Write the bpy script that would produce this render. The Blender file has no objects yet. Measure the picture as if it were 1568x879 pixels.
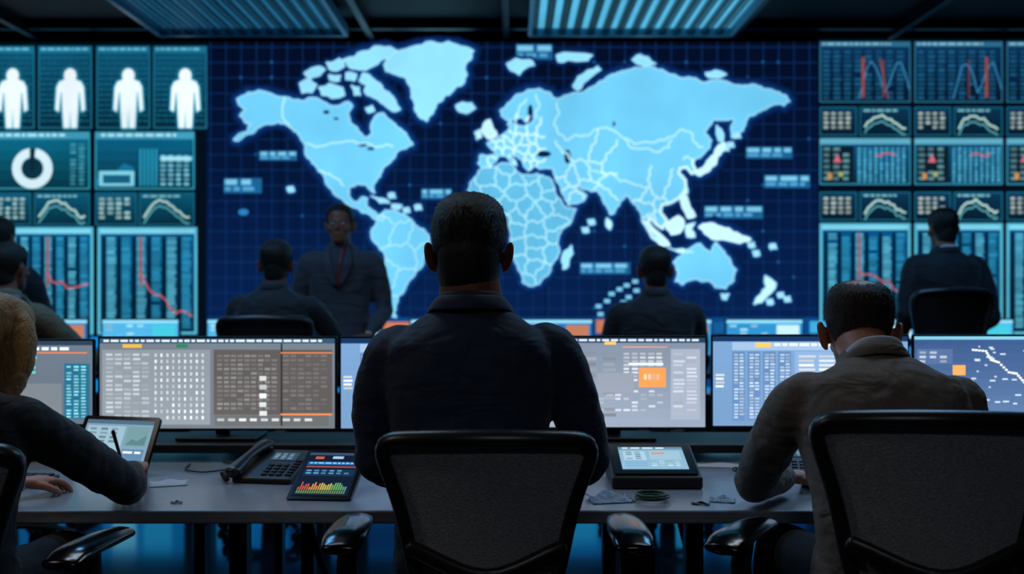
import bpy,bmesh,math,random
import numpy as np
from mathutils import Vector,Matrix,Euler
from mathutils.geometry import tessellate_polygon
random.seed(7)
sc=bpy.context.scene
sc.view_settings.view_transform='Standard'
V=Vector
def lin(c,k=1.0):
    o=[]
    for v in c:
        v=v/255.0
        o.append((v/12.92 if v<=0.04045 else ((v+0.055)/1.055)**2.4)*k)
    return (o[0],o[1],o[2],1.0)
# ---------------------------------------------------------------- materials
def pbr(name,col,rough=0.6,metal=0.0,bump=0.15,bscale=60,var=0.25,stretch=(1,1,1),spec=0.5,sheen=0.0,dist=0.004):
    m=bpy.data.materials.new(name);m.use_nodes=True
    nt=m.node_tree;N=nt.nodes;L=nt.links
    b=N['Principled BSDF']
    tc=N.new('ShaderNodeTexCoord');mp=N.new('ShaderNodeMapping');mp.inputs['Scale'].default_value=stretch
    L.new(tc.outputs['Object'],mp.inputs['Vector'])
    nz=N.new('ShaderNodeTexNoise');nz.inputs['Scale'].default_value=bscale;nz.inputs['Detail'].default_value=4
    L.new(mp.outputs['Vector'],nz.inputs['Vector'])
    mx=N.new('ShaderNodeMix');mx.data_type='RGBA'
    c=lin(col)
    mx.inputs['A'].default_value=(c[0]*(1-var),c[1]*(1-var),c[2]*(1-var),1)
    mx.inputs['B'].default_value=(c[0]*(1+var),c[1]*(1+var),c[2]*(1+var),1)
    L.new(nz.outputs['Fac'],mx.inputs['Factor']);L.new(mx.outputs['Result'],b.inputs['Base Color'])
    bp=N.new('ShaderNodeBump');bp.inputs['Strength'].default_value=bump;bp.inputs['Distance'].default_value=dist
    L.new(nz.outputs['Fac'],bp.inputs['Height']);L.new(bp.outputs['Normal'],b.inputs['Normal'])
    b.inputs['Roughness'].default_value=rough;b.inputs['Metallic'].default_value=metal
    b.inputs['Specular IOR Level'].default_value=spec
    b.inputs['Sheen Weight'].default_value=sheen
    return m
def fabric(name,col,seam=0.2,zs=1.0):
    """woven suit cloth: weave + soft folds + centre back / armhole seams"""
    m=pbr(name,col,0.75,0,0.4,260,0.6,(1,1,1),0.35,0.15,0.0014)
    nt=m.node_tree;N=nt.nodes;L=nt.links;b=N['Principled BSDF']
    b0=[n for n in N if n.type=='BUMP'][0]
    tc=[n for n in N if n.type=='TEX_COORD'][0]
    mp=N.new('ShaderNodeMapping');mp.inputs['Scale'].default_value=(1.0,1.0,2.2);mp.inputs['Rotation'].default_value=(0,0.5,0)
    L.new(tc.outputs['Object'],mp.inputs['Vector'])
    nz=N.new('ShaderNodeTexNoise');nz.inputs['Scale'].default_value=6.5;nz.inputs['Detail'].default_value=2.0;nz.inputs['Distortion'].default_value=0.9
    L.new(mp.outputs['Vector'],nz.inputs['Vector'])
    b1=N.new('ShaderNodeBump');b1.inputs['Strength'].default_value=0.7;b1.inputs['Distance'].default_value=0.022
    L.new(nz.outputs['Fac'],b1.inputs['Height']);L.new(b0.outputs['Normal'],b1.inputs['Normal'])
    sp=N.new('ShaderNodeSeparateXYZ');L.new(tc.outputs['Object'],sp.inputs[0])
    def M(op,a,bv=None):
        n=N.new('ShaderNodeMath');n.operation=op
        for i,x in enumerate([a,bv]):
            if x is None: continue
            if isinstance(x,(int,float)): n.inputs[i].default_value=x
            else: L.new(x,n.inputs[i])
        return n.outputs[0]
    ax=M('ABSOLUTE',sp.outputs['X'])
    s1=M('LESS_THAN',ax,0.0022)
    s2=M('LESS_THAN',M('ABSOLUTE',M('SUBTRACT',ax,seam)),0.003)
    s2=M('MULTIPLY',s2,M('GREATER_THAN',sp.outputs['Z'],zs))
    h=M('SUBTRACT',1.0,M('MAXIMUM',s1,s2))
    b2=N.new('ShaderNodeBump');b2.inputs['Strength'].default_value=0.8;b2.inputs['Distance'].default_value=0.005
    L.new(h,b2.inputs['Height']);L.new(b1.outputs['Normal'],b2.inputs['Normal'])
    L.new(b2.outputs['Normal'],b.inputs['Normal'])
    return m
def emis(name,strength=1.0,samp='NONE'):
    m=bpy.data.materials.new(name);m.use_nodes=True
    nt=m.node_tree;N=nt.nodes;L=nt.links
    N.remove(N['Principled BSDF'])
    a=N.new('ShaderNodeAttribute');a.attribute_name='Col'
    tc=N.new('ShaderNodeTexCoord');nz=N.new('ShaderNodeTexNoise');nz.inputs['Scale'].default_value=1.6
    L.new(tc.outputs['Object'],nz.inputs['Vector'])
    r=N.new('ShaderNodeMapRange');r.inputs['To Min'].default_value=0.72;r.inputs['To Max'].default_value=1.28
    L.new(nz.outputs['Fac'],r.inputs['Value'])
    mu=N.new('ShaderNodeVectorMath');mu.operation='SCALE'
    L.new(a.outputs['Color'],mu.inputs[0]);L.new(r.outputs['Result'],mu.inputs['Scale'])
    e=N.new('ShaderNodeEmission');e.inputs['Strength'].default_value=strength
    L.new(mu.outputs[0],e.inputs['Color']);L.new(e.outputs[0],N['Material Output'].inputs['Surface'])
    try: m.cycles.emission_sampling=samp
    except Exception: pass
    return m
E_FINE=emis('screen_pixels_fine',1.10,'NONE')
E_MAP=emis('screen_pixels_map',1.18,'AUTO')
E_MON=emis('monitor_pixels',1.45,'AUTO')
BLK=pbr('black_plastic',(16,17,20),0.45,0,0.1,200,0.1)
BLKG=pbr('black_gloss',(9,10,12),0.18,0,0.02,50,0.1)
METAL=pbr('dark_metal',(40,42,46),0.35,0.8,0.05,90,0.1)
PAPER=pbr('paper',(190,195,200),0.8,0,0.05,40,0.05)
# ---------------------------------------------------------------- mesh builder
def empty(name,loc=(0,0,0),rz=0,rx=0):
    e=bpy.data.objects.new(name,None);sc.collection.objects.link(e)
    e.empty_display_size=0.1
    e.location=loc;e.rotation_euler=(rx,0,rz);return e
def crom(P,n):
    P=[np.array(p,float) for p in P];out=[]
    Q=[2*P[0]-P[1]]+P+[2*P[-1]-P[-2]]
    for i in range(1,len(Q)-2):
        for k in range(n):
            t=k/n
            out.append(0.5*((2*Q[i])+(-Q[i-1]+Q[i+1])*t+(2*Q[i-1]-5*Q[i]+4*Q[i+1]-Q[i+2])*t*t+(-Q[i-1]+3*Q[i]-3*Q[i+1]+Q[i+2])*t**3))
    out.append(P[-1]);return out
class MB:
    def __init__(s): s.v=[];s.f=[]
    def add(s,vs,fs,M=None):
        o=len(s.v)
        for p in vs:
            p=V(p)
            if M is not None:p=M@p
            s.v.append(tuple(p))
        s.f+=[tuple(o+i for i in f) for f in fs]
    def loft(s,rings,M=None,cap=True,closed=True):
        n=len(rings[0]);vs=[p for r in rings for p in r];fs=[]
        for i in range(len(rings)-1):
            for j in range(n if closed else n-1):
                k=(j+1)%n
                fs.append((i*n+j,i*n+k,(i+1)*n+k,(i+1)*n+j))
        if cap:
            a=len(vs);vs=list(vs)
            vs.append(tuple(np.mean(np.array([tuple(p) for p in rings[0]]),axis=0)))
            vs.append(tuple(np.mean(np.array([tuple(p) for p in rings[-1]]),axis=0)))
            m=(len(rings)-1)*n
            for j in range(n):
                k=(j+1)%n
                fs.append((a,k,j));fs.append((a+1,m+j,m+k))
        s.add(vs,fs,M)
    def tube(s,pts,rad,seg=16,up=(0,0,1),n=5,M=None,round_=True):
        R=[(r,r) if isinstance(r,(int,float)) else r for r in rad]
        data=[list(p)+list(r) for p,r in zip(pts,R)]
        D=crom(data,n) if len(pts)>2 else [np.array(data[0])+(np.array(data[1])-np.array(data[0]))*t/n for t in range(n+1)]
        P=[V(d[:3]) for d in D];RR=[(max(d[3],1e-4),max(d[4],1e-4)) for d in D]
        rings=[];upv=V(up);side=None
        T=[]
        for i in range(len(P)):
            t=(P[min(i+1,len(P)-1)]-P[max(i-1,0)]).normalized();T.append(t)
        fr=[]
        for i,t in enumerate(T):
            sd=t.cross(upv) if side is None else side-t*side.dot(t)
            if sd.length<1e-3: sd=t.cross(V((1,0,0)))
            if sd.length<1e-3: sd=t.cross(V((0,1,0)))
            sd.normalize();side=sd;fr.append((sd,sd.cross(t).normalized()))
        def ring(c,f,a,b): return [tuple(c+f[0]*(a*math.cos(2*math.pi*k/seg))+f[1]*(b*math.sin(2*math.pi*k/seg))) for k in range(seg)]
        if round_:
            for q in (1.25,0.9,0.45):
                c=math.cos(q);h=math.sin(q);a,b=RR[0];rings.append(ring(P[0]-T[0]*min(a,b)*h,fr[0],a*c,b*c))
        for i in range(len(P)): rings.append(ring(P[i],fr[i],*RR[i]))
        if round_:
            for q in (0.45,0.9,1.25):
                c=math.cos(q);h=math.sin(q);a,b=RR[-1];rings.append(ring(P[-1]+T[-1]*min(a,b)*h,fr[-1],a*c,b*c))
        s.loft(rings,M)
    def ell(s,c,r,M=None,seg=20,rot=None):
        rings=[]
        R=Euler(rot).to_matrix() if rot else Matrix.Identity(3)
        for i in range(1,12):
            a=-math.pi/2+math.pi*i/12
            rings.append([tuple(V(c)+R@V((r[0]*math.cos(a)*math.cos(2*math.pi*k/seg),r[1]*math.cos(a)*math.sin(2*math.pi*k/seg),r[2]*math.sin(a)))) for k in range(seg)])
        s.loft(rings,M)
    def box(s,c,d,M=None,rot=None):
        x,y,z=d[0]/2,d[1]/2,d[2]/2
        R=Euler(rot).to_matrix() if rot else Matrix.Identity(3)
        vs=[tuple(V(c)+R@V(p)) for p in [(-x,-y,-z),(x,-y,-z),(x,y,-z),(-x,y,-z),(-x,-y,z),(x,-y,z),(x,y,z),(-x,y,z)]]
        s.add(vs,[(3,2,1,0),(4,5,6,7),(0,1,5,4),(1,2,6,5),(2,3,7,6),(3,0,4,7)],M)
    def slab(s,w,h,t,r=0.01,M=None,n=5):
        """rounded rect in XZ plane, thickness along Y (front at y=0)"""
        pts=[]
        for cx,cz,a0 in ((w/2-r,h/2-r,0),(-w/2+r,h/2-r,90),(-w/2+r,-h/2+r,180),(w/2-r,-h/2+r,270)):
            for k in range(n+1):
                a=math.radians(a0+90*k/n);pts.append((cx+r*math.cos(a),cz+r*math.sin(a)))
        s.loft([[(x,0,z) for x,z in pts],[(x,t,z) for x,z in pts]],M)
    def cyl(s,c,r,h,seg=24,r2=None,M=None):
        r2=r if r2 is None else r2
        rings=[[(c[0]+q*math.cos(2*math.pi*k/seg),c[1]+q*math.sin(2*math.pi*k/seg),z) for k in range(seg)] for q,z in ((r,c[2]),(r2,c[2]+h))]
        s.loft(rings,M)
    def obj(s,name,mat,parent=None,voxel=None,smooth_it=0,bevel=0,subsurf=0,smooth=True,solid=0,disp=0,dsize=0.12,loc=None,rot=None):
        me=bpy.data.meshes.new(name);me.from_pydata(s.v,[],s.f);me.update()
        bm=bmesh.new();bm.from_mesh(me);bmesh.ops.recalc_face_normals(bm,faces=bm.faces);bm.to_mesh(me);bm.free()
        me.materials.append(mat)
        o=bpy.data.objects.new(name,me);sc.collection.objects.link(o)
        if parent: o.parent=parent
        if loc:o.location=loc
        if rot:o.rotation_euler=rot
        if smooth: 
            for p in me.polygons:p.use_smooth=True
        if solid:
            d=o.modifiers.new('solid','SOLIDIFY');d.thickness=solid;d.offset=0
        if bevel:
            b=o.modifiers.new('bevel','BEVEL');b.width=bevel;b.segments=3;b.limit_method='ANGLE';b.angle_limit=0.6
            if smooth:
                w=o.modifiers.new('wn','WEIGHTED_NORMAL')
        if voxel:
            r=o.modifiers.new('remesh','REMESH');r.mode='VOXEL';r.voxel_size=voxel;r.use_smooth_shade=True
        if smooth_it:
            q=o.modifiers.new('sm','SMOOTH');q.factor=0.5;q.iterations=smooth_it
        if disp:
            tx=bpy.data.textures.new(name+'_folds','CLOUDS');tx.noise_scale=dsize;tx.noise_depth=2
            d=o.modifiers.new('folds','DISPLACE');d.texture=tx;d.strength=disp;d.mid_level=0.5;d.texture_coords='LOCAL'
        if subsurf:
            u=o.modifiers.new('ss','SUBSURF');u.levels=subsurf;u.render_levels=subsurf
        return o
# ---------------------------------------------------------------- flat screen graphics
class G:
    """flat coloured display graphics; f maps (u,v)->(x,z); layers are fractions of mm in front of the panel"""
    def __init__(s,f,dl=0.0012): s.f=f;s.v=[];s.t=[];s.c=[];s.dl=dl
    def tri(s,pts,tris,col,l):
        o=len(s.v)
        for p in pts:
            x,z=s.f(*p);s.v.append((x,-s.dl*l,z))
        for t in tris: s.t.append(tuple(o+i for i in t));s.c.append(lin(col) if len(col)==3 else col)
    def rect(s,x0,y0,x1,y1,col,l=1): s.tri([(x0,y0),(x1,y0),(x1,y1),(x0,y1)],[(0,1,2,3)],col,l)
    def poly(s,pts,col,l=1):
        tr=tessellate_polygon([[V((p[0],p[1],0)) for p in pts]])
        s.tri(pts,[tuple(t) for t in tr],col,l)
    def disc(s,cx,cy,r,col,l=1,n=20,r0=0,ry=None,a0=0,a1=360):
        ry=ry or r
        if r0==0: s.tri([(cx+r*math.cos(2*math.pi*k/n),cy+ry*math.sin(2*math.pi*k/n)) for k in range(n)],[tuple(range(n))],col,l)
        else:
            for k in range(n):
                A=math.radians(a0+(a1-a0)*k/n);B=math.radians(a0+(a1-a0)*(k+1)/n)
                s.tri([(cx+r*math.cos(A),cy+r*math.sin(A)),(cx+r*math.cos(B),cy+r*math.sin(B)),(cx+r0*math.cos(B),cy+r0*math.sin(B)),(cx+r0*math.cos(A),cy+r0*math.sin(A))],[(0,1,2,3)],col,l)
    def line(s,pts,w,col,l=1,close=False):
        if close: pts=list(pts)+[pts[0]]
        for a,b in zip(pts[:-1],pts[1:]):
            dx,dy=b[0]-a[0],b[1]-a[1];d=math.hypot(dx,dy)
            if d<1e-6: continue
            nx,ny=-dy/d*w/2,dx/d*w/2;ex,ey=dx/d*w*0.25,dy/d*w*0.25
            s.tri([(a[0]-ex+nx,a[1]-ey+ny),(b[0]+ex+nx,b[1]+ey+ny),(b[0]+ex-nx,b[1]+ey-ny),(a[0]-ex-nx,a[1]-ey-ny)],[(0,1,2,3)],col,l)
    def frame(s,x0,y0,x1,y1,w,col,l=1):
        s.rect(x0,y0,x1,y0+w,col,l);s.rect(x0,y1-w,x1,y1,col,l);s.rect(x0,y0+w,x0+w,y1-w,col,l);s.rect(x1-w,y0+w,x1,y1-w,col,l)
    def words(s,x0,y,x1,h,col,l=2):
        x=x0
        while x<x1-h:
            w=random.uniform(1.2,4)*h;w=min(w,x1-x);s.rect(x,y,x+w,y+h,col,l);x+=w+h*0.8
    def table(s,x0,y0,x1,y1,nc,rh,col,l=2,fill=0.55,skip=0.05,wf=0.7):
        cw=(x1-x0)/nc;y=y0
        while y<y1-rh*0.5:
            for c in range(nc):
                if random.random()<skip: continue
                k=random.uniform(0.75,1.0)
                s.rect(x0+c*cw,y,x0+c*cw+cw*wf*random.uniform(0.8,1),y+rh*fill,tuple(q*k for q in col),l)
            y+=rh
    def obj(s,name,mat,parent=None,loc=(0,0,0)):
        me=bpy.data.meshes.new(name);me.from_pydata(s.v,[],s.t);me.update()
        at=me.color_attributes.new('Col','FLOAT_COLOR','CORNER')
        buf=[]
        for p,c in zip(me.polygons,s.c): buf+=list(c)*p.loop_total
        at.data.foreach_set('color',buf)
        me.materials.append(mat)
        o=bpy.data.objects.new(name,me);sc.collection.objects.link(o)
        o.location=loc
        if parent:o.parent=parent
        return o
# ================================================================= ROOM
CH=1.32;WY=8.2;K=WY/1524.0
def rbox(name,c,d,mat,bevel=0):
    m=MB();m.box((0,0,0),d);return m.obj(name,mat,smooth=False,bevel=bevel,loc=c)
FLOORM=pbr('polished_floor',(12,17,28),0.10,0,0.04,3,0.3,spec=1.0)
rbox('floor',(0,3,-0.05),(13,13,0.1),FLOORM)
WALLM=pbr('wall_paint',(12,15,22),0.8,0,0.05,30,0.2)
CEILM=pbr('ceiling_paint',(14,20,32),0.7,0,0.2,8,0.5)
rbox('ceiling',(0,3,3.5),(13,13,0.1),CEILM)
rbox('wall_front',(0,8.55,1.725),(13,0.3,3.45),WALLM)
rbox('wall_back',(0,-3.55,1.725),(13,0.1,3.45),WALLM)
rbox('wall_left',(-6.55,2.5,1.725),(0.1,12,3.45),WALLM)
rbox('wall_right',(6.55,2.5,1.725),(0.1,12,3.45),WALLM)
cg=MB()
for x in (-5.2,-3.9,-2.85,-1.15,-0.05,1.8,3.1,4.4,5.6): cg.box((x,2.9,3.40),(0.05,10.6,0.1))
for y in (-1.5,0.2,1.9,3.6,5.2,6.3,7.95): cg.box((0,y,3.41),(12.8,0.06,0.07))
cg.obj('trim_1',pbr('grid_metal',(20,27,40),0.4,0.3,0.05,30,0.1),smooth=False)
# louvred ceiling light panels
def ceiling_panel(x0,x1,y0,y1,z,col,n):
    e=empty('ceiling_light_panel',((x0+x1)/2,(y0+y1)/2,z));w=x1-x0;d=y1-y0
    m=MB()
    m.box((0,-d/2,0.03),(w,0.03,0.08));m.box((0,d/2,0.03),(w,0.03,0.08));m.box((-w/2,0,0.03),(0.03,d,0.08));m.box((w/2,0,0.03),(0.03,d,0.08))
    m.box((0,0,0.085),(w,d,0.02))
    for sx in (-1,1):
        for sy in (-1,1): m.cyl((sx*w*0.4,sy*d*0.4,0.09),0.006,0.06,8)
    m.obj('housing',pbr('panel_frame',(90,150,180),0.4,0.3),e,smooth=False)
    m=MB()
    for i in range(1,n): m.box((-w/2+w*i/n,0,0.03),(0.006,d-0.03,0.02))
    m.obj('louvres',pbr('louvre',(60,120,150),0.4,0.3),e,smooth=False)
    gg=bpy.data.meshes.new('diffuser')
    vs=[];fs=[];cs=[]
    for i in range(n):
        a=-w/2+w*i/n;b=a+w/n;o=len(vs)
        vs+=[(a,-d/2+.02,0.05),(b,-d/2+.02,0.05),(b,d/2-.02,0.05),(a,d/2-.02,0.05)];fs.append((o,o+3,o+2,o+1))
        cs.append(lin(col if i%2 else tuple(q*0.34 for q in col)))
    gg.from_pydata(vs,[],fs);at=gg.color_attributes.new('Col','FLOAT_COLOR','CORNER')
    at.data.foreach_set('color',[q for c in cs for _ in range(4) for q in c]);gg.materials.append(E_MAP)
    o=bpy.data.objects.new('diffuser',gg);sc.collection.objects.link(o);o.parent=e
    return e
ceiling_panel(-2.74,-1.29,5.7,7.75,3.28,(32,98,134),28)
ceiling_panel(0.14,1.70,5.7,7.75,3.28,(78,170,208),28)
def lamp(name,loc,size,energy,col,rot=(0,0,0)):  # out-of-view area light added for its effect, with an invented housing
    e=empty(name,loc)
    m=MB();m.box((0,0,0.03),(size[0]+0.06,size[1]+0.06,0.04));m.obj('housing',METAL,e,smooth=False)
    l=bpy.data.lights.new(name,'AREA');l.shape='RECTANGLE';l.size=size[0];l.size_y=size[1];l.energy=energy;l.color=col
    o=bpy.data.objects.new('tube',l);sc.collection.objects.link(o);o.parent=e;o.rotation_euler=rot
lamp('added_fill_light',(-1.3,3.5,3.33),(1.2,0.3),12,(0.70,0.85,1.0))  # this pair is added above the desk to brighten its top
lamp('added_fill_light',(1.3,3.5,3.33),(1.2,0.3),12,(0.70,0.85,1.0))
lamp('added_fill_light',(-2.2,4.8,3.33),(1.2,0.3),26,(0.16,0.52,1.0))  # blue pair added for a cool rim on heads and shoulders
lamp('added_fill_light',(2.2,4.8,3.33),(1.2,0.3),26,(0.16,0.52,1.0))
lamp('added_fill_light',(-3.2,1.4,3.33),(1.2,0.3),13,(1.0,0.86,0.72))  # unseen lamp added for warm light from the left
lamp('added_fill_light',(0.4,-0.8,3.33),(1.2,0.3),9,(0.88,0.93,1.0))  # fill added behind the camera to lift the dark backs and chairs
# ================================================================= VIDEO WALL
vw=empty('video_wall',(0,WY,0))
m=MB()
m.box((0,0.10,(3.345+0.45)/2),(10.6,0.18,3.345-0.45))
m.obj('cabinet',BLK,vw,smooth=False)
f=lambda u,v:((u-784)*K,CH-(v-439.5)*K)
g=G(f)
g.rect(316,65,1253,600,(3,12,38),1)
for i in range(30):
    k=i/29;g.rect(316,65+15*i,1253,65+15*(i+1),(3+3*k,12+21*k,36+44*k),1.1)
x=322
while x<1250: g.rect(x,65,x+1.3,512,(14,46,98),2);x+=23.5
y=72
while y<512: g.rect(318,y,1252,y+1.3,(14,46,98),2);y+=23.5
for _ in range(60):
    x=random.randint(0,39)*23.5+322;y=random.randint(0,17)*23.5+72
    g.disc(x,y,2.2,(24,90,150),2.2,8)
for a in (430,565,700,835,970,1105): g.rect(a,65,a+1,600,(1,4,14),2.3)
def label(x0,y0,x1,y1,two=True):
    g.rect(x0,y0,x1,y1,(26,96,146),2.4)
    g.words(x0+2,y0+2,x1-2,(y1-y0)*0.35,(120,196,228),2.6)
    if two:g.words(x0+2,y0+(y1-y0)*0.58,x1-8,(y1-y0)*0.25,(80,160,205),2.6)
for L_ in ((397,231,455,246),(343,273,401,296),(645,289,692,305),(1142,225,1213,243),(1170,268,1240,288),(1078,315,1168,335),(888,402,965,420),(790,68,846,92)): label(*L_)
g.disc(373,325,8,(40,120,180),2.5,12,ry=5)
for cx,cy in ((925,458),(915,478),(932,447),(944,440),(955,434),(968,428),(922,492),(940,470),(958,452),(970,442),(912,466),(950,460),(935,484)):
    g.rect(cx,cy,cx+9,cy+6,(120,200,235),3.7)
# ---- map
def jag(P,amp=0.16,it=2):
    for _ in range(it):
        Q=[]
        for a,b in zip(P,P[1:]+P[:1]):
            dx,dy=b[0]-a[0],b[1]-a[1];r=random.uniform(-amp,amp);t=random.uniform(.4,.6)
            Q+=[a,(a[0]+dx*t-dy*r,a[1]+dy*t+dx*r)]
        P=Q
    return P
LB=(108,198,238);LG=(140,216,244);LW=(188,238,248)
land={
'na':([(363,152),(380,142),(410,142),(437,149),(462,155),(480,150),(500,158),(520,162),(533,156),(540,163),(533,174),(536,188),(548,197),(560,211),(570,203),(568,192),(577,176),(588,174),(602,188),(614,198),(626,212),(632,222),(620,228),(606,236),(600,246),(592,253),(585,263),(578,273),(573,282),(574,296),(568,292),(562,284),(548,281),(537,286),(534,298),(541,309),(549,311),(556,302),(563,304),(561,315),(570,322),(580,332),(590,330),(586,339),(571,334),(556,326),(540,317),(528,309),(515,300),(505,288),(498,275),(488,262),(478,250),(470,240),(468,225),(460,210),(448,198),(437,190),(425,187),(410,190),(400,194),(385,205),(365,216),(358,214),(378,202),(385,190),(375,187),(368,178),(376,168),(366,161)],LB),
'baf':([(556,112),(570,120),(582,128),(596,142),(606,155),(613,168),(600,170),(588,160),(572,150),(558,140),(562,130),(550,124)],LG),
'b1':([(459,128),(475,120),(485,130),(478,142),(463,143)],LG),
'b2':([(488,134),(505,128),(525,135),(528,146),(508,151),(493,146)],LG),
'b3':([(525,92),(555,79),(590,73),(608,78),(592,90),(575,100),(560,108),(545,106),(533,101)],LG),
'b4':([(466,112),(488,102),(498,107),(490,116),(475,120)],LG),
'b5':([(500,96),(520,90),(528,102),(516,109),(504,106)],LG),
'b6':([(530,112),(546,114),(543,124),(530,122)],LG),
'b7':([(504,115),(522,116),(520,124),(506,123)],LG),
'b8':([(538,131),(550,134),(552,146),(543,146)],LG),
'b9':([(560,166),(570,162),(574,170),(564,173)],LG),
'gr':([(588,100),(600,85),(615,77),(640,70),(670,67),(700,69),(725,78),(722,90),(712,100),(715,115),(710,128),(695,138),(680,148),(668,160),(662,175),(653,186),(643,180),(635,166),(630,150),(630,135),(622,120),(605,114),(592,110)],LG),
'ice':([(698,162),(708,157),(722,158),(728,166),(715,174),(703,171)],LG),
'sv':([(776,98),(790,90),(812,92),(818,100),(800,108),(795,115),(782,108)],LG),
'fj':([(852,85),(880,82),(907,85),(900,93),(870,92),(855,95)],LG),
'nz':([(877,132),(885,118),(900,108),(915,102),(920,107),(905,118),(893,128),(885,139)],LG),
'sz':([(968,92),(980,84),(992,88),(1004,98),(990,102),(975,98)],LG),
'nsi':([(1080,112),(1095,108),(1112,114),(1100,120),(1085,119)],LG),
'sa':([(578,333),(590,322),(605,322),(618,328),(628,335),(636,345),(650,352),(658,362),(656,378),(649,395),(645,410),(632,425),(622,438),(612,452),(607,465),(603,478),(607,486),(595,484),(586,470),(582,450),(586,430),(591,410),(590,392),(581,380),(571,368),(568,355),(575,345)],LB),
'cu':([(568,300),(585,304),(597,311),(582,311)],LG),'hi':([(600,313),(616,315),(612,321),(600,319)],LG),
'af':([(733,262),(748,255),(768,250),(785,252),(790,262),(805,268),(822,266),(840,272),(848,285),(858,305),(868,319),(882,320),(876,335),(862,350),(855,365),(856,380),(853,395),(843,408),(838,422),(825,435),(810,438),(800,432),(795,415),(788,398),(786,380),(783,360),(775,345),(768,338),(750,340),(738,336),(725,322),(716,305),(718,290),(725,275)],(92,178,216)),
'mg':([(864,385),(875,376),(877,388),(870,408),(862,412),(860,400)],LG),
'eu':([(735,238),(750,238),(760,238),(752,228),(746,219),(762,212),(772,205),(780,198),(777,190),(783,186),(789,192),(805,193),(815,188),(822,180),(812,180),(806,188),(800,180),(790,184),(779,186),(768,178),(766,170),(778,158),(790,146),(808,138),(825,136),(842,142),(853,153),(862,148),(872,145),(890,143),(902,135),(915,128),(930,118),(945,112),(960,108),(975,104),(990,101),(1005,106),(1020,111),(1040,119),(1060,120),(1080,127),(1100,123),(1120,129),(1140,131),(1160,132),(1182,138),(1202,146),(1209,155),(1200,162),(1186,160),(1175,165),(1160,172),(1146,178),(1141,192),(1131,206),(1121,212),(1119,196),(1122,182),(1106,184),(1091,185),(1084,195),(1079,205),(1089,215),(1085,228),(1075,238),(1062,245),(1060,251),(1066,263),(1059,266),(1051,256),(1041,258),(1039,265),(1049,276),(1050,290),(1040,303),(1026,311),(1013,314),(1011,325),(1021,338),(1014,350),(1005,344),(998,335),(994,332),(993,343),(1001,356),(1007,368),(998,362),(988,346),(982,330),(975,315),(965,304),(958,299),(950,309),(941,325),(935,329),(929,315),(921,300),(911,292),(898,290),(886,286),(880,285),(890,294),(898,299),(890,309),(870,315),(861,297),(853,279),(849,268),(846,258),(826,259),(816,255),(809,262),(802,255),(800,247),(792,240),(784,235),(780,237),(789,247),(791,254),(783,250),(774,239),(765,238),(760,246),(752,256),(738,258),(732,250)],LB),
'uk':([(741,190),(750,184),(755,198),(761,208),(748,213),(740,205)],LW),'ir':([(727,203),(737,198),(738,210),(730,214)],LW),
'jp':([(1085,245),(1095,235),(1100,223),(1110,220),(1103,236),(1096,251),(1085,262),(1070,269),(1064,264),(1078,256)],LW),
'sk':([(1097,192),(1104,198),(1107,218),(1100,216)],LG),'tw':([(1046,290),(1052,288),(1052,297),(1047,299)],LW),
'su':([(984,339),(1000,350),(1015,363),(1025,376),(1014,378),(998,364)],LW),'bo':([(1022,342),(1038,331),(1047,340),(1041,356),(1028,359),(1020,350)],LW),
'ja':([(1022,379),(1045,381),(1062,386),(1040,387)],LW),'sl':([(1050,345),(1064,341),(1058,351),(1064,363),(1052,363)],LW),
'ph':([(1042,298),(1051,301),(1056,318),(1064,331),(1053,334),(1045,318)],LW),
'ng':([(1070,348),(1093,343),(1115,350),(1130,358),(1149,367),(1133,372),(1115,368),(1100,367),(1083,360)],LW),
'lk':([(929,334),(936,340),(934,352),(928,346)],LW),
'au':([(1031,402),(1045,388),(1060,378),(1072,373),(1080,382),(1090,385),(1095,371),(1105,382),(1118,398),(1127,413),(1123,430),(1111,442),(1095,440),(1082,430),(1065,427),(1045,436),(1034,431),(1038,416)],LB),
'ta':([(1104,450),(1116,450),(1112,459),(1106,458)],LG),
'nw':([(1171,422),(1188,434),(1181,448),(1166,463),(1154,466),(1165,450),(1173,440)],LW),
}
for cx,cy in ((1150,375),(1157,388),(1183,378),(1195,452),(1205,458),(1178,462),(600,300),(622,322),(640,318),(905,340),(896,352),(445,290),(1128,208),(1118,222),(1110,228)): land['i%d'%cx]=([(cx-5,cy-3),(cx+4,cy-4),(cx+6,cy+3),(cx-3,cy+4)],LG)
mp=G(f);OUT={}
for k_,(P,c) in land.items():
    big=len(P)>8
    Q=jag(P,0.15,2 if big else 1);OUT[k_]=Q
    mp.poly(Q,c,4)
    for wi,cc in (((24,(5,28,72)),(17,(7,38,90)),(11,(10,52,112)),(6,(22,86,152))) if big else ((12,(7,38,90)),(6,(16,70,130)))):
        g.line(P if wi>14 else Q,wi,cc,3.5-wi/44.0,True)
    mp.line(Q,1.6,(166,226,246),4.6,True)
for cx,cy,rx,ry in ((832,236,12,5),(869,240,5,11),(812,172,4,12),(500,172,5,3),(515,182,4,2),(555,222,7,3),(568,228,6,2.5),(940,190,2,4)):
    mp.disc(cx,cy,rx,(6,34,76),4.9,14,ry=ry)
def inside(p,P):
    x,y=p;c=False;j=len(P)-1
    for i in range(len(P)):
        if (P[i][1]>y)!=(P[j][1]>y) and x<(P[j][0]-P[i][0])*(y-P[i][1])/(P[j][1]-P[i][1])+P[i][0]: c=not c
        j=i
    return c
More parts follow.
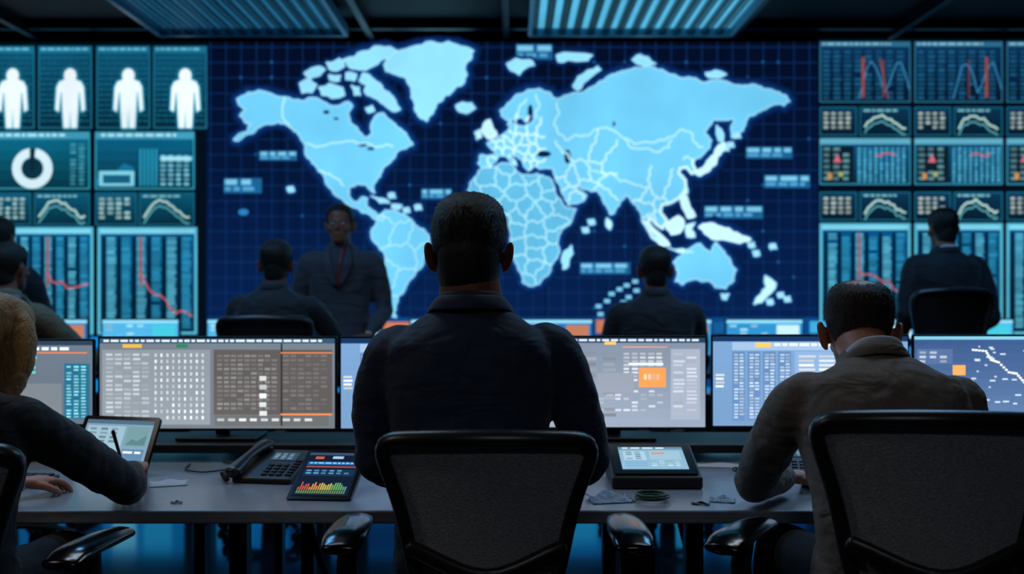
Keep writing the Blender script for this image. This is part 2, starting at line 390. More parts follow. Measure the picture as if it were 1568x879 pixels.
def borders(P,box,n,sep,w,col):
    S=[];tries=0
    while len(S)<n and tries<4000:
        tries+=1;p=(random.uniform(box[0],box[2]),random.uniform(box[1],box[3]))
        if inside(p,P) and all(math.hypot(p[0]-q[0],p[1]-q[1])>sep for q in S): S.append(p)
    A=np.array(S)
    for i in range(len(S)):
        for j in range(i+1,len(S)):
            d=A[j]-A[i];L_=np.hypot(*d)
            if L_>sep*4: continue
            mid=(A[i]+A[j])/2;nn=np.array([-d[1],d[0]])/L_
            run=[]
            for t in np.arange(-sep*2.2,sep*2.2,2.0):
                p=mid+nn*t+d/L_*(math.sin(t*0.45+i)*1.3+math.sin(t*.21+j)*1.2)
                q=mid+nn*t
                dd=np.hypot(A[:,0]-q[0],A[:,1]-q[1]);near=dd.min()
                ok=abs(dd[i]-near)<0.8 and inside(p,P) and box[0]-6<p[0]<box[2]+6
                if ok: run.append((p[0],p[1]))
                elif run:
                    if len(run)>1: mp.line(run,w,col,5.2)
                    run=[]
            if len(run)>1: mp.line(run,w,col,5.2)
borders(OUT['af'],(716,250,882,438),32,17,1.8,(180,234,246))
borders(OUT['eu'],(733,190,830,262),26,10,2.8,(200,242,250))
borders(OUT['eu'],(846,228,940,315),13,17,2.4,(190,238,248))
borders(OUT['eu'],(960,280,1030,360),8,17,2.4,(190,238,248))
borders(OUT['sa'],(568,322,657,480),9,24,1.6,(176,232,246))
for Ln in ([(470,219),(520,219),(560,219),(575,226),(590,222),(606,226)],[(437,149),(437,187),(448,198)],[(488,262),(505,266),(518,274),(530,287)],[(865,215),(880,207),(900,208),(920,196),(940,200),(955,212),(985,218),(1010,214),(1030,210),(1045,198),(1060,205),(1065,220),(1080,228)],[(955,212),(975,228),(1000,232),(1025,226),(1030,210)],[(905,262),(925,268),(950,278),(975,284),(990,290)],[(1060,245),(1050,240),(1045,246)],[(852,158),(856,175),(848,190),(855,205),(866,216)],[(790,190),(795,165),(808,145)],[(822,180),(826,160),(822,140)]):
    mp.line(jag(Ln,0.2,2)[:-4],2.2,(184,236,248),5.2)
for k_ in ('uk','jp','ph','bo','su','ng'): mp.line(OUT[k_],2.6,(206,244,250),5.4,True)
mp.line([(1062,245),(1060,251),(1066,263),(1059,266),(1051,256),(1041,258),(1039,265),(1049,276),(1050,290),(1040,303),(1026,311),(1013,314),(1011,325),(1021,338),(1014,350),(1005,344),(994,332),(993,343),(1001,356)],4,(200,242,250),5.5)
# ---- left dashboards
def pan(x0,y0,x1,y1,bg,fr=None,l=1,grad=True):
    g.rect(x0,y0,x1,y1,bg,l)
    if grad:
        n=6
        for i in range(n):
            k=1.35-0.12*i;g.rect(x0,y0+(y1-y0)*i/n,x1,y0+(y1-y0)*(i+1)/n,tuple(min(255,q*k) for q in bg),l+0.15)
    if fr: g.frame(x0,y0,x1,y1,1.8,fr,l+0.4)
g.rect(-205,65,316,600,(3,14,26),0.6);g.rect(1253,60,1773,600,(3,12,26),0.6)
ICON=[(-8,14),(8,14),(17,18),(21,26),(23,60),(18,63),(15,34),(13,34),(12,58),(10,88),(1.5,88),(0,58),(-1.5,88),(-10,88),(-12,58),(-13,34),(-15,34),(-18,63),(-23,60),(-21,26),(-17,18)]
for i,cx in enumerate((-158,-70,20,108,197,284)):
    x0=cx-48 if i<3 else cx-49;x1=cx+33
    pan(x0,71,x1,197,(8,56,78),(30,115,145))
    g.rect(x0,71,x1,82,(24,105,135),1.9)
    g.words(x0+4,74,x1-6,3,(100,190,215),2.2)
    for r in range(13): g.words(x0+4,88+r*8,x1-4,2.2,(20,100,128),2.0)
    IC=[(cx+a*.98,108+b) for a,b in ICON]
    g.line(IC,7,(24,104,130),2.5,True);g.disc(cx,115,14,(24,104,130),2.5)
    g.line(IC,2.5,(90,180,205),2.8,True)
    g.disc(cx,116,9.5,(226,240,246),3.2,20,ry=11)
    g.poly(IC,(226,240,246),3.2)
for (x0,x1) in ((-205,-14),):
    pan(x0,202,x1,290,(8,70,92),(40,150,175))
pan(-10,202,138,290,(8,76,98),(50,160,185));pan(146,202,298,290,(8,70,96),(50,160,185))
g.rect(-10,202,138,213,(60,150,180),2);g.rect(146,202,298,213,(60,150,180),2);g.words(0,205,100,4,(170,225,238),2.4);g.words(155,205,270,4,(170,225,238),2.4)
g.disc(50,258,31,(205,232,240),3,40,r0=17,a0=-80,a1=262);g.disc(50,258,15,(10,50,66),2.6,20)
g.rect(46,228,54,262,(14,40,55),3.4)
g.table(108,220,134,286,2,6,(70,165,190),2.3)
g.poly([(148,275),(160,262),(175,266),(190,250),(205,256),(205,285),(148,285)],(20,105,140),2.2)
g.rect(152,262,206,285,(120,200,220),2.4);g.rect(158,268,200,281,(20,90,120),2.6)
for i in range(5): g.rect(214+i*6,228,217+i*6,285,(40,150,185),2.5)
g.table(246,238,294,286,4,7,(120,200,222),2.4);g.rect(246,240,294,246,(150,215,230),2.6)
def mini(x0,y0,x1,y1,kind,base=(8,62,84)):
    pan(x0,y0,x1,y1,base,(24,100,130))
    if kind=='t': 
        g.table(x0+6,y0+8,x1-6,y1-6,4,7,(175,195,190) if base[1]<40 else (160,205,205),2.4,fill=0.6)
    else:
        n=14;P=[(x0+8+(x1-x0-16)*i/n, y1-10-(y1-y0-26)*math.sin(math.pi*min(1,i/n*1.1)**0.8)-random.uniform(0,5)) for i in range(n+1)]
        g.line(P,3.4,(165,205,200),2.5);g.line([(a,b+9) for a,b in P],2,(90,170,180),2.4)
        g.words(x0+6,y0+4,x1-20,3,(120,190,200),2.4)
for a,b,k_ in ((-90,-12,'t'),(-8,48,'t'),(52,138,'c'),(146,210,'t'),(213,298,'c')): mini(a,295,b,345,k_)
def tall(x0,x1,y0=348,y1=512,red=True,bg=(6,64,98),rc=1.0):
    pan(x0,y0,x1,y1,bg,(110,205,228));g.frame(x0,y0,x1,y1,4,(84,180,208),2.5)
    g.rect(x0+4,y0+3,x1-4,y0+10,(120,205,228),2.6)
    n=6;w=(x1-x0-14)/n
    for i in range(n):
        g.rect(x0+7+i*w,y0+14,x0+7+i*w+w*0.22,y1-6,(2,22,38),2.2)
        g.table(x0+7+i*w+w*0.3,y0+16,x0+7+(i+1)*w,y1-6,1,5.2,(50,160,204) if i%2 else (96,198,226),2.3,wf=0.9)
    if red:
        x=x0+(x1-x0)*0.42
        g.rect(x,y0+14,x+3.5,y0+(y1-y0)*0.55,(150,70,78),2.9)
        P=[(x,y0+(y1-y0)*0.42)]
        while P[-1][0]<x1-10: P.append((P[-1][0]+8,min(y1-8,P[-1][1]+random.uniform(-5,16))))
        g.line(P,2.4,(190*rc,92,104),3.1)
tall(-110,16)
tall(20,143);tall(150,302)
# ---- right dashboards
for i,(x0,x1) in enumerate(((1255,1394),(1400,1535),(1541,1680))):
    pan(x0,64,x1,157,(7,34,62),(40,110,140));g.rect(x0,64,x1,72,(40,100,130),2);g.words(x0+4,66,x1-30,3,(130,180,200),2.3)
    g.table(x0+5,78,x1-5,152,8,7,(26,92,130),2.2)
    P=[(x0+60+(x1-x0-62)*k_/12,150-58*abs(math.sin(k_*0.5))*random.uniform(.8,1)) for k_ in range(13)]
    g.line(P,1.4,(60,140,190),2.6)
    x=x0+64 if i==0 else x0+(x1-x0)*0.8
    g.rect(x,88,x+4.5,150,(140,72,72),2.8);g.rect(x+(32 if i==0 else -26),92,x+(35 if i==0 else -24),150,(110,62,70),2.8)
    if i==0: g.line([(x+28,90),(x+34,120),(x+40,150)],1.5,(150,78,82),2.9)
    pan(x0,212,x1,283,(9,58,88),(50,140,170));g.rect(x0,212,x1,221,(90,165,190),2);
    g.rect(x0+4,224,x0+52,280,(10,28,40),2.2);g.table(x0+6,226,x0+50,280,3,9,(90,140,150),2.4);g.poly([(x0+21,249),(x0+27,236),(x0+33,249)],(200,96,116),3)
    g.disc(x0+32,267,4,(150,165,100),3,14);g.rect(x0+12,265,x0+19,275,(185,135,80),2.9)
    for q in range(9): g.rect(x0+58+q*8.5,226,x0+62+q*8.5,280,(38,130,172),2.3);g.table(x0+58+q*8.5,226,x0+66+q*8.5,280,1,6,(80,170,204),2.35)
    P=[(x0+86+q*6,236+random.uniform(-2,4)) for q in range(6)];g.line(P,2.6,(185,90,112),3)
    tall(x0,x1,342,512,True,(6,60,96),.9)
for yy in (164,294):
    for (x0,x1,k_) in ((1255,1312,'t'),(1316,1394,'c'),(1400,1456,'t'),(1460,1535,'c'),(1541,1596,'t'),(1600,1680,'c')):
        mini(x0,yy,x1,yy+44,k_,(8,38,60))
# ---- bottom strip of the wall; hidden lower band added to brighten floor reflections
g.rect(-205,516,316,600,(14,125,200),1.5);g.rect(1253,516,1773,600,(14,125,200),1.5)
g.rect(318,486,1253,520,(10,70,135),3.55);g.rect(318,520,1253,600,(14,125,205),3.55)
x=320
while x<1240:
    w=random.uniform(8,40);c=random.choice([(60,170,220),(130,205,235),(30,120,190),(190,220,225),(20,90,150),(200,120,90)] )
    g.rect(x,488+random.uniform(0,6),x+w,510,c,3.7);x+=w+random.uniform(2,16)
x=-190
while x<1750:
    w=random.uniform(10,60);g.rect(x,522+random.uniform(0,20),x+w,596-random.uniform(0,20),random.choice([(40,170,235),(110,210,250),(20,120,200),(8,60,120)]),3.75);x+=w+random.uniform(4,26)
g.obj('dashboard_graphics',E_FINE,vw)
mp.obj('world_map',E_MAP,vw)
# ================================================================= DESK
DY0=2.67;DY1=4.0;DZ=0.72
de=empty('control_desk',(0.1,0,0))
DESKM=pbr('desk_laminate',(142,148,158),0.26,0,0.05,25,0.12)
m=MB();m.box((0,(DY0+DY1)/2,DZ-0.018),(5.4,DY1-DY0,0.036));m.obj('top',DESKM,de,bevel=0.006,smooth=False)
m=MB()
for x in (-2.4,-0.88,-0.99,0.27,0.42,1.9,2.5):
    for y in (2.86,3.82):
        m.box((x,y,0.34),(0.05 if abs(x+0.99)>.01 else .03,0.06,0.68))
    m.box((x,3.34,0.05),(0.05,1.16,0.05));m.box((x,3.34,0.66),(0.04,1.0,0.04))
m.box((0,3.82,0.6),(5.0,0.03,0.09))
m.obj('legs',METAL,de,bevel=0.004,smooth=False)
m=MB()
for x0,x1 in ((-0.85,-0.55),(0.45,0.7)): m.tube([(x0,3.5,.66),(x0+.1,3.5,.3),(x1,3.5,.1),(x1+.1,3.5,.02)],[.012]*4,8)
m.obj('cables',BLK,de)
m=MB();m.box((0,3.56,0.765),(5.2,0.30,0.03))
for x in (-2.5,-1.6,-0.5,0.45,1.4,2.5): m.box((x,3.56,0.735),(0.04,0.26,0.032))
m.obj('monitor_shelf',BLK,de,bevel=0.004,smooth=False)
# ---------------------------------------------------------------- desk monitors
MY=3.5
def px(u,d): return (u-784)/1524*d
def pz(v,d): return CH-(v-439.5)/1524*d
def monitor(u0,u1,v0,v1,style,rz=0):
    x0,x1=px(u0,MY),px(u1,MY);z1,z0=pz(v0,MY),pz(v1,MY);w=x1-x0-0.004;h=z1-z0
    e=empty('computer_monitor',((x0+x1)/2,MY,(z0+z1)/2),rz)
    m=MB();m.slab(w,h,0.012,0.006);m.slab(w*0.8,h*0.7,0.035,0.02,Matrix.Translation((0,0.01,0)));m.obj('housing',BLK,e,bevel=0.002,smooth=False)
    m=MB();bz=0.782-(z0+z1)/2
    m.box((0,0.07,(bz+0)/2+0.0),(0.05,0.02,-bz));m.box((0,0.045,-0.02),(0.08,0.06,0.08));m.box((0,0.06,bz+0.006),(0.28,0.18,0.012))
    m.obj('stand',BLK,e,bevel=0.004,smooth=False)
    W=u1-u0;H=v1-v0
    s=G(lambda u,v:((u-W/2)/W*w*0.982,-(v-H/2)/H*h*0.955),0.0005)
    T=lambda *a,**k:s.table(*a,**k)
    if style=='a':
        for i in range(12): s.rect(0,H*i/12,W,H*(i+1)/12,(106-i*0.5,116-i*.7,126-i*1),1)
        s.rect(0,0,W,8,(48,78,104),2);s.words(6,2,W-20,3.5,(210,220,225),3);s.rect(36,9,66,15,(214,170,70),3);s.rect(120,9,138,15,(40,120,90),3)
        s.rect(4,18,W*0.47,H-6,(128,137,146),2)
        T(10,24,80,H-12,5,7,(178,187,194),l=3,wf=.85);T(86,24,W*0.47-4,H-12,9,10,(215,222,226),l=3,wf=.4)
        s.rect(W*0.485,18,W-4,H-22,(86,82,82),2);T(W*0.5,26,W*0.76,H-30,9,7,(128,126,126),l=3,wf=.85);T(W*0.78,26,W-10,H-30,6,7,(112,108,106),l=3,wf=.85)
        s.rect(W*.77,8,W*.778,H-4,(50,48,50),3.5);s.rect(W*.77,22,W-4,24,(220,120,70),4);s.rect(W*.77,H-24,W-4,H-21,(220,130,80),4)
        T(W*.68,60,W*.72,H-20,1,14,(225,228,228),l=4,wf=.9);s.rect(W*.49,H-21,W-10,H-4,(96,98,100),2.5);T(W*.5,H-16,W-30,H-5,9,8,(215,220,222),l=3)
    elif style=='b':
        for i in range(10): s.rect(0,H*i/10,W,H*(i+1)/10,(118+i*2,130+i*2,148+i*2),1)
        s.rect(0,0,W,8,(30,60,90),2);s.words(6,2,W-10,3.5,(200,210,220),3);s.rect(W-158,6,W-140,11,(226,184,90),3);s.rect(W-130,14,W-60,15.5,(220,150,110),3)
        T(W-190,22,W-130,H-10,2,9,(150,158,170),l=3);T(W-128,24,W-64,70,5,6,(205,210,220),l=3,wf=.8);s.rect(W-120,40,W-66,44,(215,225,232),3.4)
        s.rect(W-104,48,W-62,79,(232,146,80),4);T(W-96,58,W-70,68,4,11,(245,215,180),l=5,fill=.8)
        s.rect(W-170,56,W-112,88,(136,144,158),3.5);T(W-168,84,W-62,H-20,8,6,(195,204,216),l=3,skip=.5,wf=.8)
        s.rect(W-54,18,W-8,H-12,(150,160,178),2);T(W-50,24,W-8,H-14,2,6,(190,198,212),l=3,wf=.85)
    elif style=='c':
        for i in range(10): s.rect(0,H*i/10,W,H*(i+1)/10,(112-i,150-i*1.5,192-i*2),1)
        s.rect(0,0,W,8,(20,50,90),2);s.rect(30,9,W*0.95,22,(150,178,208),2.2);s.rect(66,10,90,17,(235,190,90),3);s.words(96,11,W-10,4,(225,235,240),3)
        for q in range(4): s.rect(30+q*24,24,50+q*24,H-8,(92,126,170),2.5);T(33+q*24,28,50+q*24,H-10,2,5,(185,205,226),l=3,wf=.85)
        T(4,60,26,84,1,6,(235,240,245),l=3)
        s.rect(W*.42,24,W-6,H-8,(128,160,200),2.2);T(W*.44,30,W-12,72,5,7,(225,232,240),l=3,wf=.85);T(W*.44,80,W-12,H-12,8,6,(176,198,222),l=3)
    elif style=='d':
        for i in range(10): s.rect(0,H*i/10,W,H*(i+1)/10,(56+i*3,84+i*3,130+i*2),1)
        s.rect(0,0,W,5,(120,190,215),2)
        P=[(90,20),(110,22),(118,36),(130,40),(146,56),(158,58),(170,72),(190,70),(204,82)]
        for a,b in zip(P[:-1],P[1:]):
            for t in range(4): s.rect(a[0]+(b[0]-a[0])*t/4,a[1]+(b[1]-a[1])*t/4,a[0]+(b[0]-a[0])*t/4+4,a[1]+(b[1]-a[1])*t/4+3,(235,240,245),3)
        for _ in range(34): x=random.uniform(84,200);y=random.uniform(14,110);s.rect(x,y,x+random.uniform(2,10),y+2.4,(190,205,225),3)
        s.rect(4,20,60,44,(80,104,146),2);T(8,24,56,42,3,7,(180,195,215),l=3);s.rect(60,46,80,62,(236,160,90),3);s.rect(20,62,80,100,(70,96,140),2.2)
        s.rect(220,16,W-8,H-10,(76,104,150),2);T(226,24,W-12,H-14,3,8,(180,200,225),l=3)
    else:
        for i in range(10): s.rect(0,H*i/10,W,H*(i+1)/10,(98-i,110-i,124-i),1)
        s.rect(0,0,W,7,(40,60,80),2);s.words(10,10,W*0.9,5,(220,228,232),3)
        s.rect(W*.72,18,W-8,20,(225,120,70),4);T(W*.6,24,W*.78,60,3,8,(100,220,225),l=3)
        s.rect(W*.88,36,W-4,H-8,(38,100,128),2);T(W*.89,40,W-6,H-10,3,5,(130,215,230),l=3);T(10,40,W*.55,H-10,6,9,(170,178,186),l=3)
        s.rect(W*.62,68,W*.87,H-12,(112,120,128),2.2);s.words(W*.6,58,W*.72,3,(230,130,80),3)
    s.obj('screen',E_MON,e,(0,-0.0012,0))
    return e
monitor(-220,146,519,652,'e')
monitor(149,517,515,659,'a')
monitor(519,800,515,659,'c')
monitor(802,1083,514,657,'b')
monitor(1088,1393,512,655,'c')
monitor(1396,1700,512,648,'d')
# ---------------------------------------------------------------- desk things
def tablet(name,loc,w,h,tilt,rz,fn,t=0.014,prop=True,samp=None):
    """tilt = angle of the face above horizontal"""
    e=empty(name,loc,rz)
    M=Matrix.Rotation(-(math.pi/2-tilt),4,'X')@Matrix.Translation((0,0,h/2))
    m=MB();m.slab(w,h,t,0.012,M);m.obj('body',BLKG,e,bevel=0.002,smooth=False)
    s=G(lambda u,v:((u-50)/100*w*0.88,-(v-50)/100*h*0.86),0.0004);fn(s)
    o=s.obj('screen',E_MON,e);o.matrix_local=M@Matrix.Translation((0,-0.0008,0))
    if prop:
        m=MB();zt=h*0.62*math.sin(tilt);yt=h*0.62*math.cos(tilt)+t*math.sin(tilt)
        m.box((0,yt+0.012,zt/2),(w*0.5,0.006,zt));m.obj('stand',BLK,e,smooth=False)
    return e
def scr_bars(s):
    s.rect(0,0,100,100,(16,26,44),1);s.rect(0,0,100,6,(50,70,96),2)
    s.rect(14,10,30,16,(180,84,60),3);s.rect(46,9,66,15,(150,180,210),3);s.rect(4,22,96,30,(30,86,140),2);s.words(8,24,88,3,(120,190,235),3)
    s.rect(4,33,96,36,(150,72,66),3);s.rect(4,40,96,56,(20,44,70),2);s.table(8,42,92,55,6,6,(90,150,200),3)
    for i in range(22):
        h=random.uniform(6,20);c=[(170,74,62),(180,126,60),(170,160,80),(90,150,90),(70,140,140)][min(4,i//5)]
        s.rect(6+i*4,88-h,8.6+i*4,88,c,3)
        s.rect(6+i*4,89,8.6+i*4,96,(90,120,70),3)
def scr_light(s):
    s.rect(0,0,100,100,(122,160,182),1);s.rect(0,0,100,12,(90,128,150),2);s.words(6,3,80,5,(210,224,232),3)
    s.rect(6,20,40,60,(150,182,200),2);s.table(10,24,38,56,2,9,(110,140,160),3);s.rect(46,18,94,58,(138,172,190),2);s.rect(50,26,70,34,(190,130,104),3)
    s.table(46,64,94,92,4,9,(176,196,208),3);s.rect(6,66,40,92,(114,154,180),2)
def scr_map(s):
    s.rect(0,0,100,100,(112,142,162),1);s.rect(0,0,100,8,(70,96,116),2);s.rect(4,12,60,90,(138,168,182),2);s.table(8,16,56,88,3,8,(116,142,158),3)
    s.rect(64,12,96,50,(104,138,142),2);s.poly([(66,48),(74,36),(82,40),(94,28),(94,48)],(80,118,122),3);s.rect(64,56,96,90,(84,120,150),2);s.words(66,60,92,4,(220,230,235),3)
tablet('tablet',(-0.545,2.79,DZ+0.004),0.185,0.25,math.radians(24),math.radians(-5),scr_bars,0.016)
tablet('tablet',(-1.285,3.14,DZ+0.004),0.28,0.20,math.radians(62),math.radians(-14),scr_map,0.012)
# touch console terminal
e=empty('touch_terminal',(0.432,2.95,DZ))
m=MB();w=0.27
m.add([(-w/2,0,0),(w/2,0,0),(w/2,0.22,0),(-w/2,0.22,0),(-w/2,0,0.035),(w/2,0,0.035),(w/2,0.22,0.10),(-w/2,0.22,0.10)],[(3,2,1,0),(4,5,6,7),(0,1,5,4),(1,2,6,5),(2,3,7,6),(3,0,4,7)])
m.obj('base',BLK,e,bevel=0.008,smooth=False)
tl=math.atan2(0.065,0.22);M=Matrix.Translation((0,0.0,0.0365))@Matrix.Rotation(-(math.pi/2-tl),4,'X')@Matrix.Translation((0,-0.001,0.115))
m=MB();m.slab(0.25,0.20,0.006,0.01,M@Matrix.Translation((0,-0.004,0)));m.obj('bezel',BLKG,e,smooth=False)
s=G(lambda u,v:((u-50)/100*0.20,-(v-50)/100*0.15),0.0004);scr_light(s);o=s.obj('screen',E_MON,e);o.matrix_local=M@Matrix.Translation((0,-0.005,0))
# desk phone
def phone(loc,rz):
    e=empty('desk_phone',loc,rz)
    m=MB();w=0.19
    m.add([(-w/2,0,0),(w/2,0,0),(w/2,0.2,0),(-w/2,0.2,0),(-w/2,0,0.018),(w/2,0,0.018),(w/2,0.2,0.075),(-w/2,0.2,0.075)],[(3,2,1,0),(4,5,6,7),(0,1,5,4),(1,2,6,5),(2,3,7,6),(3,0,4,7)])
    m.obj('base',BLK,e,bevel=0.008,smooth=False)
    sl=(0.075-0.018)/0.2
    m=MB()
    m.tube([(-0.092,0.0,0.036),(-0.088,0.03,0.046),(-0.078,0.1,0.07),(-0.068,0.17,0.086),(-0.064,0.2,0.088)],[(0.026,0.016),(0.024,0.015),(0.017,0.012),(0.024,0.015),(0.026,0.017)],14)
    m.ell((-0.092,0.012,0.030),(0.027,0.026,0.016));m.ell((-0.065,0.188,0.078),(0.027,0.026,0.016))
    m.obj('handset',pbr('handset_plastic',(24,26,30),0.35),e)
    m=MB()
    for r in range(4):
        for c in range(3):
            y=0.025+r*0.02;m.box((0.0+c*0.024,y,0.018+sl*y+0.002),(0.017,0.013,0.006),rot=(math.atan(sl),0,0))
    for r in range(6): y=0.025+r*0.018;m.box((0.078,y,0.018+sl*y+0.002),(0.02,0.01,0.006),rot=(math.atan(sl),0,0))
    m.obj('keys',METAL,e,bevel=0.002,smooth=False)
    s=G(lambda u,v:((u-50)/100*0.085,-(v-50)/100*0.055),0.0004);s.rect(0,0,100,100,(46,66,84),1);s.table(8,14,92,90,3,20,(120,150,170),2)
    o=s.obj('display',E_MON,e);o.matrix_local=Matrix.Translation((0.022,0.145,0.018+sl*0.145+0.0015))@Matrix.Rotation(-(math.pi/2-math.atan(sl)),4,'X')
    P=[(-0.075+0.008*math.cos(t*0.9)-0.03-0.0012*t,-0.01+0.004*t*0.5,0.012+0.007*math.sin(t*0.9)) for t in range(50)]
    m=MB();m.tube(P,[0.0022]*len(P),6,n=2);m.obj('cord',BLK,e)
phone((-0.765,3.03,DZ),math.radians(-9))
phone((0.86,3.1,DZ),math.radians(-12))
def sheet(name,loc,w,d,rz,mat=PAPER,curl=0.006):
    m=MB();rings=[]
    for i in range(9):
        rings.append([(-w/2+w*j/9,-d/2+d*i/8,0.002+curl*(math.sin(j*0.5+i*.3)**2)*(i/8)) for j in range(10)])
    m.loft(rings,cap=False,closed=False);o=m.obj(name,mat,loc=loc,rot=(0,0,rz),solid=0.0008);return o
sheet('paper_note',(-1.045,3.03,DZ),0.11,0.08,0.3)
sheet('paper_note',(-0.93,2.76,DZ),0.03,0.015,0.1,BLK)
WRAP=pbr('clear_wrap',(120,140,160),0.2,0,0.8,30,0.4,dist=0.02)
sheet('plastic_wrap',(0.275,2.80,DZ),0.12,0.09,0.2,WRAP,0.02)
sheet('plastic_wrap',(0.59,2.79,DZ),0.07,0.05,-0.3,WRAP,0.012)
sheet('paper_note',(0.52,2.745,DZ),0.05,0.02,-0.3,BLKG,0.006)
sheet('paper_note',(0.70,3.33,DZ),0.2,0.06,-0.1)
m=MB()
P=[((0.042+0.006*math.sin(t*0.31))*math.cos(t*0.5),(0.042+0.006*math.sin(t*0.31))*math.sin(t*0.5),0.006+0.0003*t) for t in range(50)]
m.tube(P,[0.0028]*len(P),6,n=3);m.obj('cable_coil',pbr('green_cable',(34,72,44),0.4),loc=(0.395,2.80,DZ))
m=MB();P=[(-0.98,3.38,DZ+.006),(-0.9,3.3,DZ+.006),(-0.98,3.2,DZ+.006),(-1.06,3.24,DZ+.006),(-1.08,3.34,DZ+.006)]
m.tube(P,[0.003]*5,6,n=6);m.obj('power_cable',BLK)
e=empty('smartphone',(0.93,3.02,DZ),-0.5);m=MB();m.slab(0.075,0.15,0.008,0.01,Matrix.Translation((0,0,0.01))@Matrix.Rotation(-math.pi/2,4,'X'));m.obj('body',BLKG,e)
s=G(lambda u,v:((u-50)/100*0.066,-(v-50)/100*0.138),0.0004);s.rect(0,0,100,100,(70,130,170),1);s.table(10,12,90,90,3,12,(150,200,225),2);o=s.obj('screen',E_MON,e);o.matrix_local=Matrix.Translation((0,0,0.0115))@Matrix.Rotation(-math.pi/2,4,'X')
# keyboard
e=empty('keyboard',(-1.62,3.05,DZ),-0.1);m=MB();m.box((0,0,0.009),(0.42,0.13,0.018));m.obj('body',BLK,e,bevel=0.004,smooth=False)
m=MB()
for r in range(5):
    for c in range(15): m.box((-0.19+c*0.027,-0.046+r*0.023,0.021),(0.021,0.018,0.006))
m.obj('keys',METAL,e,bevel=0.0015,smooth=False)
# mug and pen cup at right
e=empty('coffee_mug',(1.50,2.9,DZ));m=MB();seg=28
R=[[(r*math.cos(2*math.pi*k_/seg),r*math.sin(2*math.pi*k_/seg),z) for k_ in range(seg)] for r,z in ((0.034,0.001),(0.038,0.01),(0.039,0.09),(0.035,0.09),(0.034,0.012))]
m.loft(R);m.tube([(-0.036,0,0.075),(-0.065,0,0.07),(-0.068,0,0.035),(-0.037,0,0.022)],[0.005]*4,8,n=6);m.obj('body',BLKG,e)
e=empty('pen_cup',(1.51,3.12,DZ));m=MB()
R=[[(r*math.cos(2*math.pi*k_/seg),r*math.sin(2*math.pi*k_/seg),z) for k_ in range(seg)] for r,z in ((0.033,0.001),(0.036,0.1),(0.033,0.1),(0.031,0.01))]
m.loft(R);m.obj('cup',METAL,e)
m=MB()
for a,b in (((0.01,0,0.012),(0.04,0.01,0.20)),((-0.01,0.01,0.012),(-0.03,0.0,0.18)),((0,-0.01,0.012),(0.0,-0.03,0.17))): m.tube([a,b],[0.004,0.004],8)
m.obj('pens',BLK,e)
